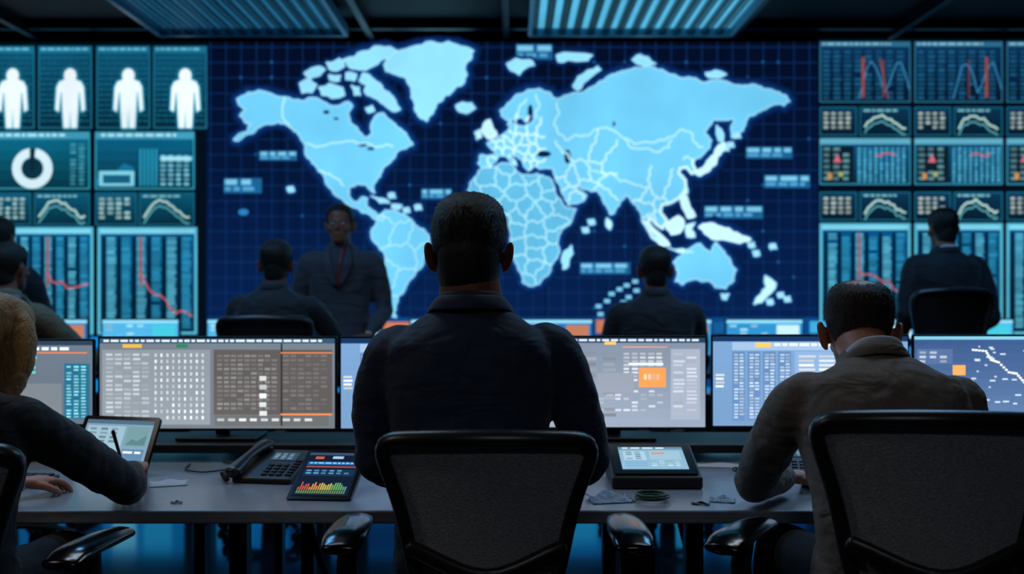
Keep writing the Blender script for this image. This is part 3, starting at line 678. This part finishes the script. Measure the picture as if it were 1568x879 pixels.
# ================================================================= CHAIRS
MESHM=pbr('chair_mesh',(142,145,152),0.7,0,0.7,150,0.85,(1,1,2.2),0.4,0.2,dist=.003)
CHF=pbr('chair_frame',(30,31,36),0.32,0,0.03,60,0.1)
def chair(loc,rz=0,seat=0.52,top=1.018,arm_x=0.29,arm_rot=0.0,arm_z=None,wk=1.0,fill=MESHM):
    e=empty('office_chair',loc,rz)
    # local: origin on floor under seat centre, faces +Y; backrest at y ~ -0.25
    H=top-0.58
    prof=[(0.0,0.125),(0.15,0.145),(0.32,0.168),(0.5,0.184),(0.68,0.205),(0.82,0.226),(0.90,0.236),(0.95,0.232),(0.98,0.212)]
    def yb(x,t): return -0.235-0.05*t+0.035*math.sin(t*math.pi)*0.6+0.9*x*x
    out=[]
    for t,h in prof: out.append((h*wk,t))
    n=8
    for i in range(1,n*2):
        x=0.212*(1-i/n);out.append((x*wk,0.985+0.02*(1-(x/0.212)**2)))
    for t,h in reversed(prof): out.append((-h*wk,t))
    for i in range(1,6): out.append((-0.125*wk*(1-i/3),-0.03 if 1<i<5 else -0.02))
    P=[(x,yb(x,t),0.58+H*t) for x,t in out]
    m=MB();m.tube(P+[P[0],P[1]],[(0.016,0.021)]*(len(P)+2),10,n=2,up=(0,1,0),round_=False);
    m.tube([(-0.17*wk,yb(-.17,.42)-0.03,0.58+H*.42),(0,yb(0,.35)-.045,0.58+H*.3),(0.17*wk,yb(.17,.42)-0.03,0.58+H*.42)],[(0.012,0.02)]*3,10)
    m.tube([(0,-0.305,0.58+H*.3),(0,-0.33,0.55),(0,-0.22,seat-0.1),(0,-0.05,seat-0.11)],[(0.035,0.018),(0.04,0.02),(0.045,0.02),(0.05,0.02)],12)
    m.obj('back_frame',CHF,e)
    m=MB();rows=[]
    for i in range(25):
        t=i/24;hw=np.interp(t,[a for a,b in prof]+[1.0],[b for a,b in prof]+[0.2])*wk
        rows.append([(x,yb(x,t)+0.004,0.58+H*(t*(1.0+0.005*(1-(x/hw)**2)))) for x in np.linspace(-hw,hw,17)])
    m.loft(rows,cap=False,closed=False);m.obj('back_mesh',fill,e,solid=0.008)
    m=MB();rings=[]
    for z,k_ in ((seat-0.07,0.86),(seat-0.055,0.98),(seat-0.02,1.0),(seat-0.004,0.95),(seat,0.8)):
        rings.append([(0.25*k_*abs(math.cos(a))**0.6*math.copysign(1,math.cos(a)),0.24*k_*abs(math.sin(a))**0.6*math.copysign(1,math.sin(a)),z-(0.03*max(0,math.sin(a))**2 if z>seat-.03 else 0)) for a in [2*math.pi*q/40 for q in range(40)]])
    m.loft(rings);m.obj('seat',CHF,e)
    az=arm_z or (seat+0.22)
    m=MB();m2=MB()
    for sx in (-1,1):
        ax=arm_x*sx;r=arm_rot*sx
        M=Matrix.Translation((ax,-0.02,az))@Matrix.Rotation(r,4,'Z')
        m.tube([(0,-0.13,-0.012),(0,-0.07,0),(0,0.05,0),(0,0.13,-0.004)],[(0.044,0.014),(0.05,0.018),(0.047,0.018),(0.038,0.015)],18,M=M)
        m2.tube([(ax,-0.02,az-0.02),(ax,-0.03,az-0.12),(sx*0.26,-0.05,seat-0.05),(sx*0.12,-0.02,seat-0.1)],[(0.02,0.03),(0.02,0.03),(0.016,0.03),(0.014,0.03)],12)
    m.obj('arm_pads',BLKG,e);m2.obj('arm_posts',CHF,e)
    m=MB();m.cyl((0,0,0.1),0.028,seat-0.2,20);m.cyl((0,0,seat-0.12),0.09,0.05,24,0.12)
    for i in range(5):
        a=2*math.pi*i/5+0.3;c,s_=math.cos(a),math.sin(a)
        m.tube([(0.02*c,0.02*s_,0.12),(0.18*c,0.18*s_,0.105),(0.3*c,0.3*s_,0.075)],[(0.026,0.02),(0.02,0.016),(0.016,0.012)],10)
        M=Matrix.Translation((0.3*c,0.3*s_,0.03))@Matrix.Rotation(a,4,'Z')@Matrix.Rotation(math.pi/2,4,'Y')
        m.cyl((0,0,-0.022),0.03,0.018,18,M=M);m.cyl((0,0,0.004),0.03,0.018,18,M=M);m.cyl((0.0,0,-0.004),0.008,0.01,8,M=M)
        m.cyl((0.3*c,0.3*s_,0.03),0.008,0.045,8)
    m.obj('base',METAL,e,bevel=0.002)
    return e
# ================================================================= PEOPLE
SKIN=pbr('skin',(150,98,76),0.5,0,0.2,120,0.25);SKIN2=pbr('skin_pale',(190,126,100),0.5,0,0.2,120,0.25);SKIND=pbr('skin_tan',(128,78,58),0.5,0,0.2,120,0.25)
HAIRD=pbr('hair_dark',(20,17,17),0.5,0,0.8,160,0.5,(3,3,0.35),0.4,dist=0.004)
HAIRB=pbr('hair_brown',(48,33,26),0.55,0,0.8,160,0.4,(3,3,0.35),0.3,dist=0.003)
HAIRY=pbr('hair_blonde',(190,148,98),0.45,0,1.0,60,0.8,(5,5,0.3),0.5,dist=0.01)
SHIRT=pbr('shirt',(205,210,220),0.8,0,0.1,200,0.1);SHIRTD=pbr('shirt_dark',(46,54,70),0.8,0,0.1,200,0.1)
TROU=pbr('trousers',(16,18,24),0.85,0,0.3,60,0.2,dist=0.01);SHOE=pbr('shoe_leather',(10,9,9),0.3)
EYEW=pbr('eye_white',(200,200,200),0.2);EYED=pbr('iris',(30,20,14),0.2)
HT=np.array([(0.000,.020,.085,.050),(0.012,.036,.093,.015),(0.035,.051,.096,-.030),(0.065,.061,.093,-.068),(0.100,.069,.092,-.088),(0.130,.0745,.090,-.099),(0.160,.077,.092,-.103),(0.183,.0745,.088,-.100),(0.203,.067,.076,-.088),(0.219,.053,.056,-.068),(0.230,.034,.032,-.042),(0.236,.014,.008,-.016)])
def hring(z,seg=36,off=None):
    w=np.interp(z,HT[:,0],HT[:,1]);fr=np.interp(z,HT[:,0],HT[:,2]);b=np.interp(z,HT[:,0],HT[:,3]);c=(fr+b)/2;h=(fr-b)/2;r=[]
    for k_ in range(seg):
        a=2*math.pi*k_/seg;ca,sa=math.cos(a),math.sin(a)
        p=V((w*math.copysign(abs(ca)**0.92,ca),c+h*math.copysign(abs(sa)**0.92,sa),z))
        if off:
            n=V((p.x/0.077**1.0,(p.y-c)/0.1,(z-0.12)/0.12));n.normalize();p=p+n*off(p)
        r.append(tuple(p))
    return r
def sst(a,b,x): t=max(0,min(1,(x-a)/(b-a)));return t*t*(3-2*t)
def build_head(e,M,nb,skin,hair,th=0.009,voxel=0.004,bald=False,longh=False,neck_r=0.058,s=1.0,strands=0,nape=True):
    m=MB();m.loft([hring(z) for z in (0,.006,.012,.022,.035,.05,.065,.08,.1,.115,.13,.145,.16,.172,.183,.193,.203,.212,.219,.225,.230,.236)],M)
    m.tube([(0,.090,.128),(0,.098,.112),(0,.112,.092),(0,.106,.083)],[(.007,.008),(.008,.010),(.013,.011),(.011,.008)],12,M=M)
    m.tube([(-.045,.078,.134),(-.02,.09,.139),(0,.088,.137),(.02,.09,.139),(.045,.078,.134)],[.007]*5,10,M=M)
    m.tube([(-.024,.083,.058),(0,.097,.060),(.024,.083,.058)],[(.005,.005),(.006,.006),(.005,.005)],10,M=M)
    m.tube([(-.022,.083,.050),(0,.096,.049),(.022,.083,.050)],[(.005,.005),(.007,.006),(.005,.005)],10,M=M)
    for sx in (-1,1):
        m.ell((sx*.050,.062,.088),(.018,.018,.02),M)
        m.ell((sx*.084,-.006,.100),(.0065,.018,.029),M,rot=(0.15,sx*0.25,sx*0.45))
        P=[(sx*(.080),.006,.104),(sx*.090,-.004,.129),(sx*.097,-.020,.126),(sx*.096,-.024,.104),(sx*.088,-.012,.078),(sx*.079,.003,.071)]
        if bald: P=[(a*.965,b,c) for a,b,c in P]
        m.tube(P,[.0045,.005,.005,.005,.005,.006],8,M=M)
    # neck
    p1=M@V((0,-.032,.085));p0=V(nb);pm=(p0+p1)/2+V((0,-.004,0))
    m.tube([tuple(p0-V((0,0,.06))),tuple(p0),tuple(pm),tuple(p1)],[(neck_r*1.2,neck_r*1.1),(neck_r*1.08,neck_r*1.04),(neck_r,neck_r),(neck_r*.98,neck_r)],24,up=(0,1,0))
    m.obj('head',skin,e,voxel=voxel,smooth_it=3)
    m=MB()
    for sx in (-1,1): m.ell((sx*.031,.0835,.117),(.0125,.010,.008),M)
    m.obj('eyes',EYEW,e)
    m=MB()
    for sx in (-1,1): m.ell((sx*.031,.0915,.117),(.0052,.003,.0052),M,12)
    m.obj('irises',EYED,e)
    def hl(p):
        y=p.y
        return np.interp(y,[-.11,-.07,-.035,-.012,.008,.022,.036,.05,.075,.1],[.022,.03,.070,.135,.14,.10,.115,.165,.188,.196])
    def off(p):
        k_=sst(-0.002,0.028,p.z-hl(p));o_=-0.007+(0.007+th)*k_+ (0.004*sst(.17,.23,p.z))
        o_+=0.0012*math.sin(p.x*420+p.y*160)*k_
        if bald:
            d=math.hypot(p.x*0.9,(p.y+0.045));q=sst(.058,.02,d)*sst(.17,.2,p.z);o_=o_*(1-q)+(-0.003)*q
        return o_
    zs=list(np.linspace(0.012,0.22,40))+[.224,.228,.232,.236]
    m=MB();R=[hring(z,56,off) for z in zs];m.loft(R,M)
    if longh:
        for sx in (-1,1): m.tube([(sx*.05,-.01,.2),(sx*.088,-.015,.13),(sx*.092,-.025,.05),(sx*.075,-.045,-.02),(sx*.05,-.06,-.055)],[(.03,.03),(.03,.045),(.026,.05),(.026,.045),(.012,.03)],14,M=M)
        m.tube([(0,-.06,.2),(0,-.105,.12),(0,-.11,.03),(0,-.095,-.04),(0,-.085,-.07)],[(.06,.03),(.07,.03),(.075,.032),(.065,.028),(.045,.012)],16,up=(0,1,0),M=M)
        m.obj('hair',hair,e,voxel=.005,smooth_it=4,disp=.008,dsize=.025)
    else:
        if nape:
            nr=neck_r/s
            m.tube([(0,-.046,.11),(0,-.043,.06),(0,-.037,.028)],[(nr*1.02,nr*.99),(nr*1.02,nr*1.0),(nr*.93,nr*.93)],24,up=(0,1,0),M=M)
        m.obj('hair',hair,e)
    if strands:
        rnd=random.Random(5);vs=[];fs=[]
        for _ in range(strands):
            i=rnd.randrange(4,len(R)-2);k_=rnd.randrange(56);p=V(R[i][k_])
            if off(p)<(0.001 if bald else 0.003): continue
            if p.z-hl(p)<0.012: continue
            q=V(R[i][(k_+1)%56]);p=p.lerp(q,rnd.random())
            n=V((p.x,p.y,p.z-.12)).normalized();dn=V((0,-.35,-1)) if p.z<.2 else V((0,.8,-.2))
            t=(dn-n*dn.dot(n)).normalized();sd=n.cross(t)*0.0007;L_=rnd.uniform(.008,.016)
            tip=p+t*L_+n*rnd.uniform(.0005,.003)
            o_=len(vs);vs+=[tuple(M@(p-sd)),tuple(M@(p+sd)),tuple(M@tip)];fs.append((o_,o_+1,o_+2))
        m=MB();m.v=vs;m.f=fs;m.obj('hair_strands',hair,e)
def build_hand(e,w,d,n,side,skin,curl=0.5,s=1.0,idx=0,voxel=0.0035):
    """w wrist, d pointing dir, n back-of-hand normal, side=+1: thumb toward d x n"""
    w=V(w);d=V(d).normalized();n=V(n);n=(n-d*n.dot(d)).normalized();l=d.cross(n)*side
    P=lambda a,b,c: tuple(w+(d*a+l*b+n*c)*s)
    m=MB()
    m.tube([P(-.03,0,0),P(0,0,0),P(.035,.002,.002),P(.07,0,.002),P(.09,-.001,0)],[(.026*s,.021*s),(.028*s,.018*s),(.038*s,.0155*s),(.042*s,.014*s),(.038*s,.011*s)],18,up=tuple(n))
    for b,L_,r in ((.031,.070,.0088),(.0105,.079,.0092),(-.0105,.073,.0088),(-.030,.057,.0078)):
        a0=V(P(.075,b,.001));ang=0.12;pt=a0;pts=[tuple(a0),];q=V(P(.092,b*1.03,.001));pts.append(tuple(q));pt=q
        for k_,fr in enumerate((.44,.32,.24)):
            ang+=curl*(.55,.75,.5)[k_]
            dv=(d*math.cos(ang)-n*math.sin(ang)+l*b*1.2).normalized();pt=pt+dv*L_*fr*s;pts.append(tuple(pt))
        m.tube(pts,[r*s,r*1.02*s,r*.98*s,r*.9*s,r*.75*s],10,n=4)
    a0=V(P(.022,.018,-.004));p1=V(P(.045,.044,-.010));p2=V(P(.072,.056,-.018-.01*curl));p3=V(P(.094,.050,-.026-.014*curl))
    m.tube([tuple(a0),tuple(p1),tuple(p2),tuple(p3)],[.015*s,.0125*s,.0105*s,.008*s],12,n=4)
    m.obj('hand',skin,e,voxel=voxel,smooth_it=2)
TT=[(0,.185,.140),(.12,.188,.138),(.3,.178,.122),(.45,.180,.120),(.6,.192,.126),(.74,.206,.130),(.84,.202,.124),(.905,.156,.102),(.95,.110,.085),(.985,.084,.074),(1.03,.072,.064)]
def person(name,loc,rz=0,spine=None,sh_w=0.205,arms=None,legs=None,head=None,suit=None,skin=SKIN,hair=HAIRD,collar=SHIRTD,wk=1.0,dk=1.0,
           voxel=.011,hem=None,bald=False,longh=False,th=.009,tie=None,strands=0,disp=.014,arm_r=1.0,hand_s=1.0,curls=(.5,.5),hv=.0035,extra=None,neck_r=.058,seat_z=None,bulk=None,colh=0.0,nape=True):
    e=empty(name,loc,rz)
    S=crom([V(p) for p in spine],12);n_=len(S)-1
    def at(t):
        x=min(max(t,0),1)*n_;i=min(int(x),n_-1);p=S[i]+(S[i+1]-S[i])*(x-i);T=V(S[min(i+1,n_)]-S[max(i-1,0)]).normalized()
        p=V(p)
        if t>1: p=p+T*(t-1)*0.7
        dp=T.cross(V((1,0,0))).normalized()
        if dp.y<0: dp=-dp
        return p,dp
    tt=[a for a,_,_ in TT]
    def dims(t): return np.interp(t,tt,[a for _,a,_ in TT])*wk,np.interp(t,tt,[a for _,_,a in TT])*dk
    m=MB();rings=[]
    ex=2.5
    for t in list(np.linspace(0,1.03,30)):
        p,dp=at(t);a,b=dims(t)
        r=[]
        for k_ in range(36):
            q=2*math.pi*k_/36;c,s_=math.cos(q),math.sin(q)
            r.append(tuple(p+V((1,0,0))*(a*math.copysign(abs(c)**(2/ex),c))+dp*(b*math.copysign(abs(s_)**(2/ex),s_))))
        rings.append(r)
    m.loft(rings)
    if bulk:
        for c_,r_ in bulk: m.ell(c_,r_)
    A=[]
    for (sh,el,wr,hd,hn,sd) in arms:
        sh,el,wr=V(sh),V(el),V(wr);u=(sh+el)/2+V((0.012*(1 if sh.x>0 else -1),-.004,0));fo=(el+wr)/2;ar=arm_r
        inn=sh+V((-.07 if sh.x>0 else .07,0,.006))
        cu=el+(wr-el)*0.9
        m.tube([tuple(inn),tuple(sh),tuple(u),tuple(el.lerp(u,.25)),tuple(el),tuple(el.lerp(fo,.5)),tuple(fo),tuple(cu)],[.062*ar,.066*ar,.062*ar,.055*ar,.053*ar,.052*ar,.048*ar,.038*ar],20,n=6)
    m.obj('jacket',suit,e,voxel=voxel,smooth_it=5,disp=disp,dsize=.08)
    i=0
    for (sh,el,wr,hd,hn,sd),cl in zip(arms,curls):
        sh,el,wr=V(sh),V(el),V(wr);mm=MB();mm.tube([tuple(el+(wr-el)*.8),tuple(el+(wr-el)*.96)],[.030*arm_r,.029*arm_r],18);mm.obj('shirt_cuff',collar if collar is not SHIRTD else SHIRT,e)
        build_hand(e,wr,hd,hn,sd,skin,cl,hand_s,voxel=hv)
    # trousers
    if legs:
        m=MB();p,_=at(0)
        m.ell(tuple(p+V((0,.0,-.0))),(.175*wk,.135,.10))
        for hip,kn,an in legs:
            hip,kn,an=V(hip),V(kn),V(an);m.tube([tuple(hip),tuple((hip+kn)/2),tuple(kn),tuple((kn+an)/2+V((0,-.012,0))),tuple(an)],[.088,.078,.062,.056,.048],18,n=6)
        m.obj('trousers',TROU,e,voxel=.012,smooth_it=4,disp=.008)
        m=MB()
        for hip,kn,an in legs:
            x,y,z=an;m.tube([(x,y-.045,.035),(x,y,.045),(x,y+.08,.038),(x,y+.16,.026),(x,y+.19,.022)],[(.034,.033),(.038,.043),(.042,.034),(.042,.024),(.03,.018)],16,n=4)
            m.box((x,y+.07,.006),(.075,.26,.012))
        m.obj('shoes',SHOE,e)
    # collar(s)
    nb,dp=at(.985);N=V(nb);ck=neck_r/.058
    def band(rows,mat,name_,gap,k=0.55):
        mm=MB();rg=[]
        for r,z in rows:
            rg.append([])
            for j in range(41):
                a=math.radians(90+gap)+math.radians(360-2*gap)*j/40
                x=(r+.058*(ck-1))*math.cos(a);y=(r+.058*(ck-1))*0.98*math.sin(a)
                rg[-1].append(tuple(N+V((x,0,0))+dp*y+V((0,0,z-k*(y+.06)*.6 if y>-.06 else z))))
        mm.loft(rg,cap=False,closed=False);mm.obj(name_,mat,e,solid=.004,subsurf=1)
    band([(.068,-.02),(.066,.030+colh),(.069,.034+colh),(.075,.010)],collar,'shirt_collar',8)
    band([(.074,-.02),(.072,.018),(.076,.023),(.084,.010),(.094,-.014)],suit,'jacket_collar',20)
    # shirt front, lapels, tie on the chest
    def patch(fn,mat,name_,off):
        mm=MB();rg=[]
        for i in range(13):
            t=.60+.39*i/12;x0,x1=fn(i/12);row=[];p,dpp=at(t);a,b=dims(t)
            for j in range(7):
                x=x0+(x1-x0)*j/6;yy=b*(max(0,1-abs(x/a)**ex))**(1/ex)
                row.append(tuple(p+V((x,0,0))+dpp*(yy+off)))
            rg.append(row)
        mm.loft(rg,cap=False,closed=False);mm.obj(name_,mat,e,solid=.004)
    patch(lambda q:(-.004-.056*q,.004+.056*q),collar if collar is not SHIRTD else SHIRTD,'shirt_front',.010)
    patch(lambda q:(.004+.05*q,.012+.05*q+.05*math.sin(math.pi*min(1,q*1.05))**.7),suit,'lapel_r',.017)
    patch(lambda q:(-.012-.05*q-.05*math.sin(math.pi*min(1,q*1.05))**.7,-.004-.05*q),suit,'lapel_l',.017)
    if tie: patch(lambda q:(-.02+.008*q,.02-.008*q) if tie is not LANY else (-.008-.03*q,.006-.022*q),tie,'tie',.018)
    h=head;M=Matrix.Translation(h['pos'])@Matrix.Rotation(math.radians(h.get('yaw',0)),4,'Z')@Matrix.Rotation(math.radians(h.get('pitch',0)),4,'X')
    sc_=h.get('s',1.0);M=M@Matrix.Scale(sc_,4)
    build_head(e,M,N+V((0,0,.0)),skin,hair,th,.004 if hv<.004 else .006,bald,longh,neck_r,s=sc_,strands=strands,nape=nape)
    if extra: extra(e)
    return e
LANY=pbr('red_lanyard',(110,30,34),0.6);TIE=pbr('tie',(40,44,70),0.6)
NAVY=fabric('suit_navy',(34,50,78),0.19,1.05);BROWN=fabric('suit_taupe',(112,100,91),0.19,0.9);BLACKS=fabric('suit_black',(20,21,26),0.2,0.95)
CHAR=fabric('suit_charcoal',(28,33,42),0.2,1.1);GREY=fabric('suit_grey',(60,63,74),0.2,1.1);OLIVE=fabric('suit_olive',(104,95,78),0.2,1.1)
UP=(0,0,1)
# --- man in the middle
X0=-0.098;Y0=2.40
person('seated_man',(X0,Y0,0),0,
  spine=[(0,-.02,.60),(0,-.03,.82),(0,-.03,1.06),(0,-.015,1.285)],wk=.99,
  arms=[((-.193,-.01,1.154),(-.236,.05,.895),(-.16,.36,.775),(.25,1,-.05),UP,1),
        ((.196,-.01,1.158),(.286,.05,.895),(.215,.36,.775),(-.2,1,-.05),UP,-1)],
  legs=[((-.09,.0,.645),(-.14,.44,.60),(-.14,.42,.09)),((.09,.0,.645),(.14,.44,.60),(.15,.42,.09))],
  head=dict(pos=(-.006,.025,1.284),pitch=-2,yaw=0,s=1.075),suit=NAVY,hair=HAIRD,skin=SKIND,collar=SHIRTD,voxel=.008,strands=9000,neck_r=.073,disp=.016)
chair((-0.055,2.38,0),0,0.54,1.000,0.33,0.0,0.745,.955)
# --- man on the right, leaning on the desk
person('seated_man',(0.90,2.42,0),math.radians(1),
  spine=[(0,-.08,.58),(0,-.09,.76),(0,-.02,.96),(.0,.07,1.135)],wk=1.04,
  arms=[((-.195,.03,1.034),(-.235,.30,.785),(-.09,.49,.765),(.8,.6,-.05),UP,1),
        ((.200,.02,1.030),(.275,.29,.79),(.13,.50,.765),(-.8,.7,-.05),UP,-1)],
  legs=[((-.09,-.06,.625),(-.15,.38,.58),(-.15,.38,.09)),((.09,-.06,.625),(.15,.38,.58),(.16,.38,.09))],
  head=dict(pos=(.0,.15,1.085),pitch=-14,yaw=-19,s=1.08),suit=BROWN,hair=HAIRB,collar=SHIRT,skin=SKIN2,voxel=.008,strands=6000,bald=True,th=.004,neck_r=.064,disp=.016,curls=(.7,.7),colh=.010,nape=False)
chair((0.915,2.32,0),math.radians(-6),0.52,1.048,0.37,0.5,0.745,1.03)
# --- woman at the left edge
def pen(e):
    m=MB();m.tube([(.150,.640,.775),(.130,.615,.885)],[.0045,.0055],10);m.obj('pen',BLKG,e)
person('seated_woman',(-1.33,2.38,0),0,
  spine=[(0,-.06,.56),(0,-.07,.74),(0,-.03,.93),(.005,.04,1.09)],wk=.92,dk=.9,arm_r=.96,
  arms=[((-.155,.0,.985),(-.24,.22,.80),(-.06,.44,.765),(.5,.8,-.05),UP,1),
        ((.16,.0,.995),(.290,.30,.785),(.235,.49,.785),(-.28,1,.12),(.1,-.1,1),-1)],
  legs=[((-.08,-.04,.60),(-.11,.38,.57),(-.11,.38,.08)),((.08,-.04,.60),(.11,.38,.57),(.12,.38,.08))],
  head=dict(pos=(.035,.085,1.065),pitch=-10,yaw=-14,s=.98),suit=BLACKS,hair=HAIRY,collar=SHIRTD,skin=SKIN2,voxel=.009,longh=True,neck_r=.05,hand_s=.95,curls=(.5,1.1),extra=pen,disp=.016)
chair((-1.30,2.32,0),math.radians(4),0.50,0.98,0.32,-0.2,0.72)
# --- background people
def seated_bg(loc,rz,suit,ht,armp=None,hair=HAIRD,headyaw=0,sk=SKIND):
    d=ht-1.50
    arms=armp or [((-.2,0,1.125+d),(-.25,.10,.87+d),(-.15,.36,.80),(.2,1,-.1),UP,1),((.2,0,1.125+d),(.25,.10,.87+d),(.15,.36,.80),(-.2,1,-.1),UP,-1)]
    return person('seated_man',loc,rz,spine=[(0,-.02,.58),(0,-.03,.80+d/2),(0,-.02,1.04+d),(0,0,1.248+d)],
      arms=arms,legs=[((-.09,.0,.62),(-.13,.42,.58),(-.13,.42,.09)),((.09,.0,.62),(.13,.42,.58),(.13,.42,.09))],
      head=dict(pos=(0,.03,1.255+d),yaw=headyaw,s=1.03),suit=suit,hair=hair,collar=SHIRTD,voxel=.014,hv=.005,skin=sk)
def stand_bg(loc,rz,suit,ht,col,tie=None,armp=None,hair=HAIRD):
    d=ht-1.78
    arms=armp or [((-.2,0,1.42+d),(-.27,-.03,1.12+d),(-.20,.17,.98+d),(.5,.8,-.1),UP,1),((.2,0,1.42+d),(.27,-.03,1.12+d),(.2,.17,.98+d),(-.5,.8,-.1),UP,-1)]
    return person('standing_man',loc,rz,spine=[(0,0,.80),(0,-.01,1.05+d),(0,-.01,1.32+d),(0,0,1.525+d)],
      arms=arms,legs=[((-.09,0,.86),(-.11,.02,.48),(-.12,0,.09)),((.09,0,.86),(.11,.02,.48),(.12,0,.09))],
      head=dict(pos=(0,.03,1.54+d),s=1.0),suit=suit,hair=hair,collar=col,tie=tie,voxel=.014,hv=.005,skin=SKIND if rz>2 else SKIN)
seated_bg((px(421,5.5),5.5,0),0,CHAR,1.575,
   armp=[((-.2,0,1.20),(-.25,.10,.94),(-.15,.36,.80),(.2,1,-.1),UP,1),((.2,0,1.20),(.33,.16,.98),(.36,.42,.81),(.0,1,-.1),UP,-1)])
chair((px(421,5.4),5.36,0),0.05,0.52,1.16,0.28,fill=CHF)
seated_bg((px(1004,5.45),5.45,0),0,CHAR,1.54)
chair((px(1004,5.4),5.36,0),-0.05,0.52,0.98,0.28,fill=CHF)
stand_bg((px(522,6.2),6.2,0),math.pi,GREY,1.83,SHIRTD,LANY)
stand_bg((px(1447,6.2),6.2,0),math.radians(4),CHAR,1.81,SHIRT,None,
   armp=[((-.2,0,1.45),(-.27,-.03,1.15),(-.20,.17,.99),(.5,.8,-.1),UP,1),((.2,0,1.45),(.28,-.04,1.13),(.2,.15,.98),(-.5,.8,-.1),UP,-1)])
chair((px(1438,5.6),5.72,0),0.1,0.55,1.30,0.26,wk=.95,fill=CHF)
seated_bg((px(8,5.2),5.2,0),math.radians(-12),OLIVE,1.545,
   armp=[((-.2,0,1.165),(-.25,.10,.89),(-.15,.36,.80),(.2,1,-.1),UP,1),((.2,0,1.165),(.34,.16,.97),(.44,.40,.81),(.3,1,-.1),UP,-1)])
chair((px(30,5.1),5.02,0),-0.15,0.52,1.28,0.28,fill=CHF)
seated_bg((px(-4,6.2),6.2,0),0,CHAR,1.77-.02)
# --- back row consoles
bd=empty('console_desk',(0,7.05,0))
m=MB();m.box((0,0,0.72),(7.6,0.7,0.04))
for x in (-3.7,-2.2,-0.75,0.75,2.2,3.7): m.box((x,0,0.35),(0.05,0.6,0.70))
m.obj('body',BLK,bd,bevel=0.005,smooth=False)
for x in (-3.3,-2.65,-1.9,-1.2,-0.45,0.3,1.15,1.8,2.6,3.3):
    e=empty('console_monitor',(x,7.1,0.96))
    m=MB();m.slab(0.56,0.27,0.03,0.008);m.box((0,0.05,-0.15),(0.05,0.03,0.12));m.box((0,0.04,-0.212),(0.22,0.16,0.012));m.obj('housing',BLK,e,smooth=False)
    s=G(lambda u,v:((u-50)/100*0.54,-(v-50)/100*0.25),0.0008)
    s.rect(0,0,100,100,random.choice([(40,130,185),(70,160,205),(30,105,165)]),1);s.rect(0,0,100,9,(130,200,225),2)
    s.table(4,14,60,94,4,11,(160,215,235),2,skip=.3);s.rect(66,14,96,50,random.choice([(170,110,84),(180,215,225),(60,180,200)]),2);s.table(66,56,96,94,2,11,(110,190,220),2)
    s.obj('screen',E_MON,e,(0,-0.001,0))
# ================================================================= world + camera
w=bpy.data.worlds.new('room_ambient');sc.world=w;w.use_nodes=True
w.node_tree.nodes['Background'].inputs[0].default_value=(0.01,0.02,0.05,1);w.node_tree.nodes['Background'].inputs[1].default_value=0.3
cd=bpy.data.cameras.new('camera');cam=bpy.data.objects.new('camera',cd);sc.collection.objects.link(cam)
cam.location=(0,0,CH);cam.rotation_euler=(math.pi/2,0,0);cd.lens=35;cd.sensor_width=36;cd.clip_start=0.05
cd.dof.use_dof=True;cd.dof.focus_distance=2.6;cd.dof.aperture_fstop=2.2
sc.camera=cam
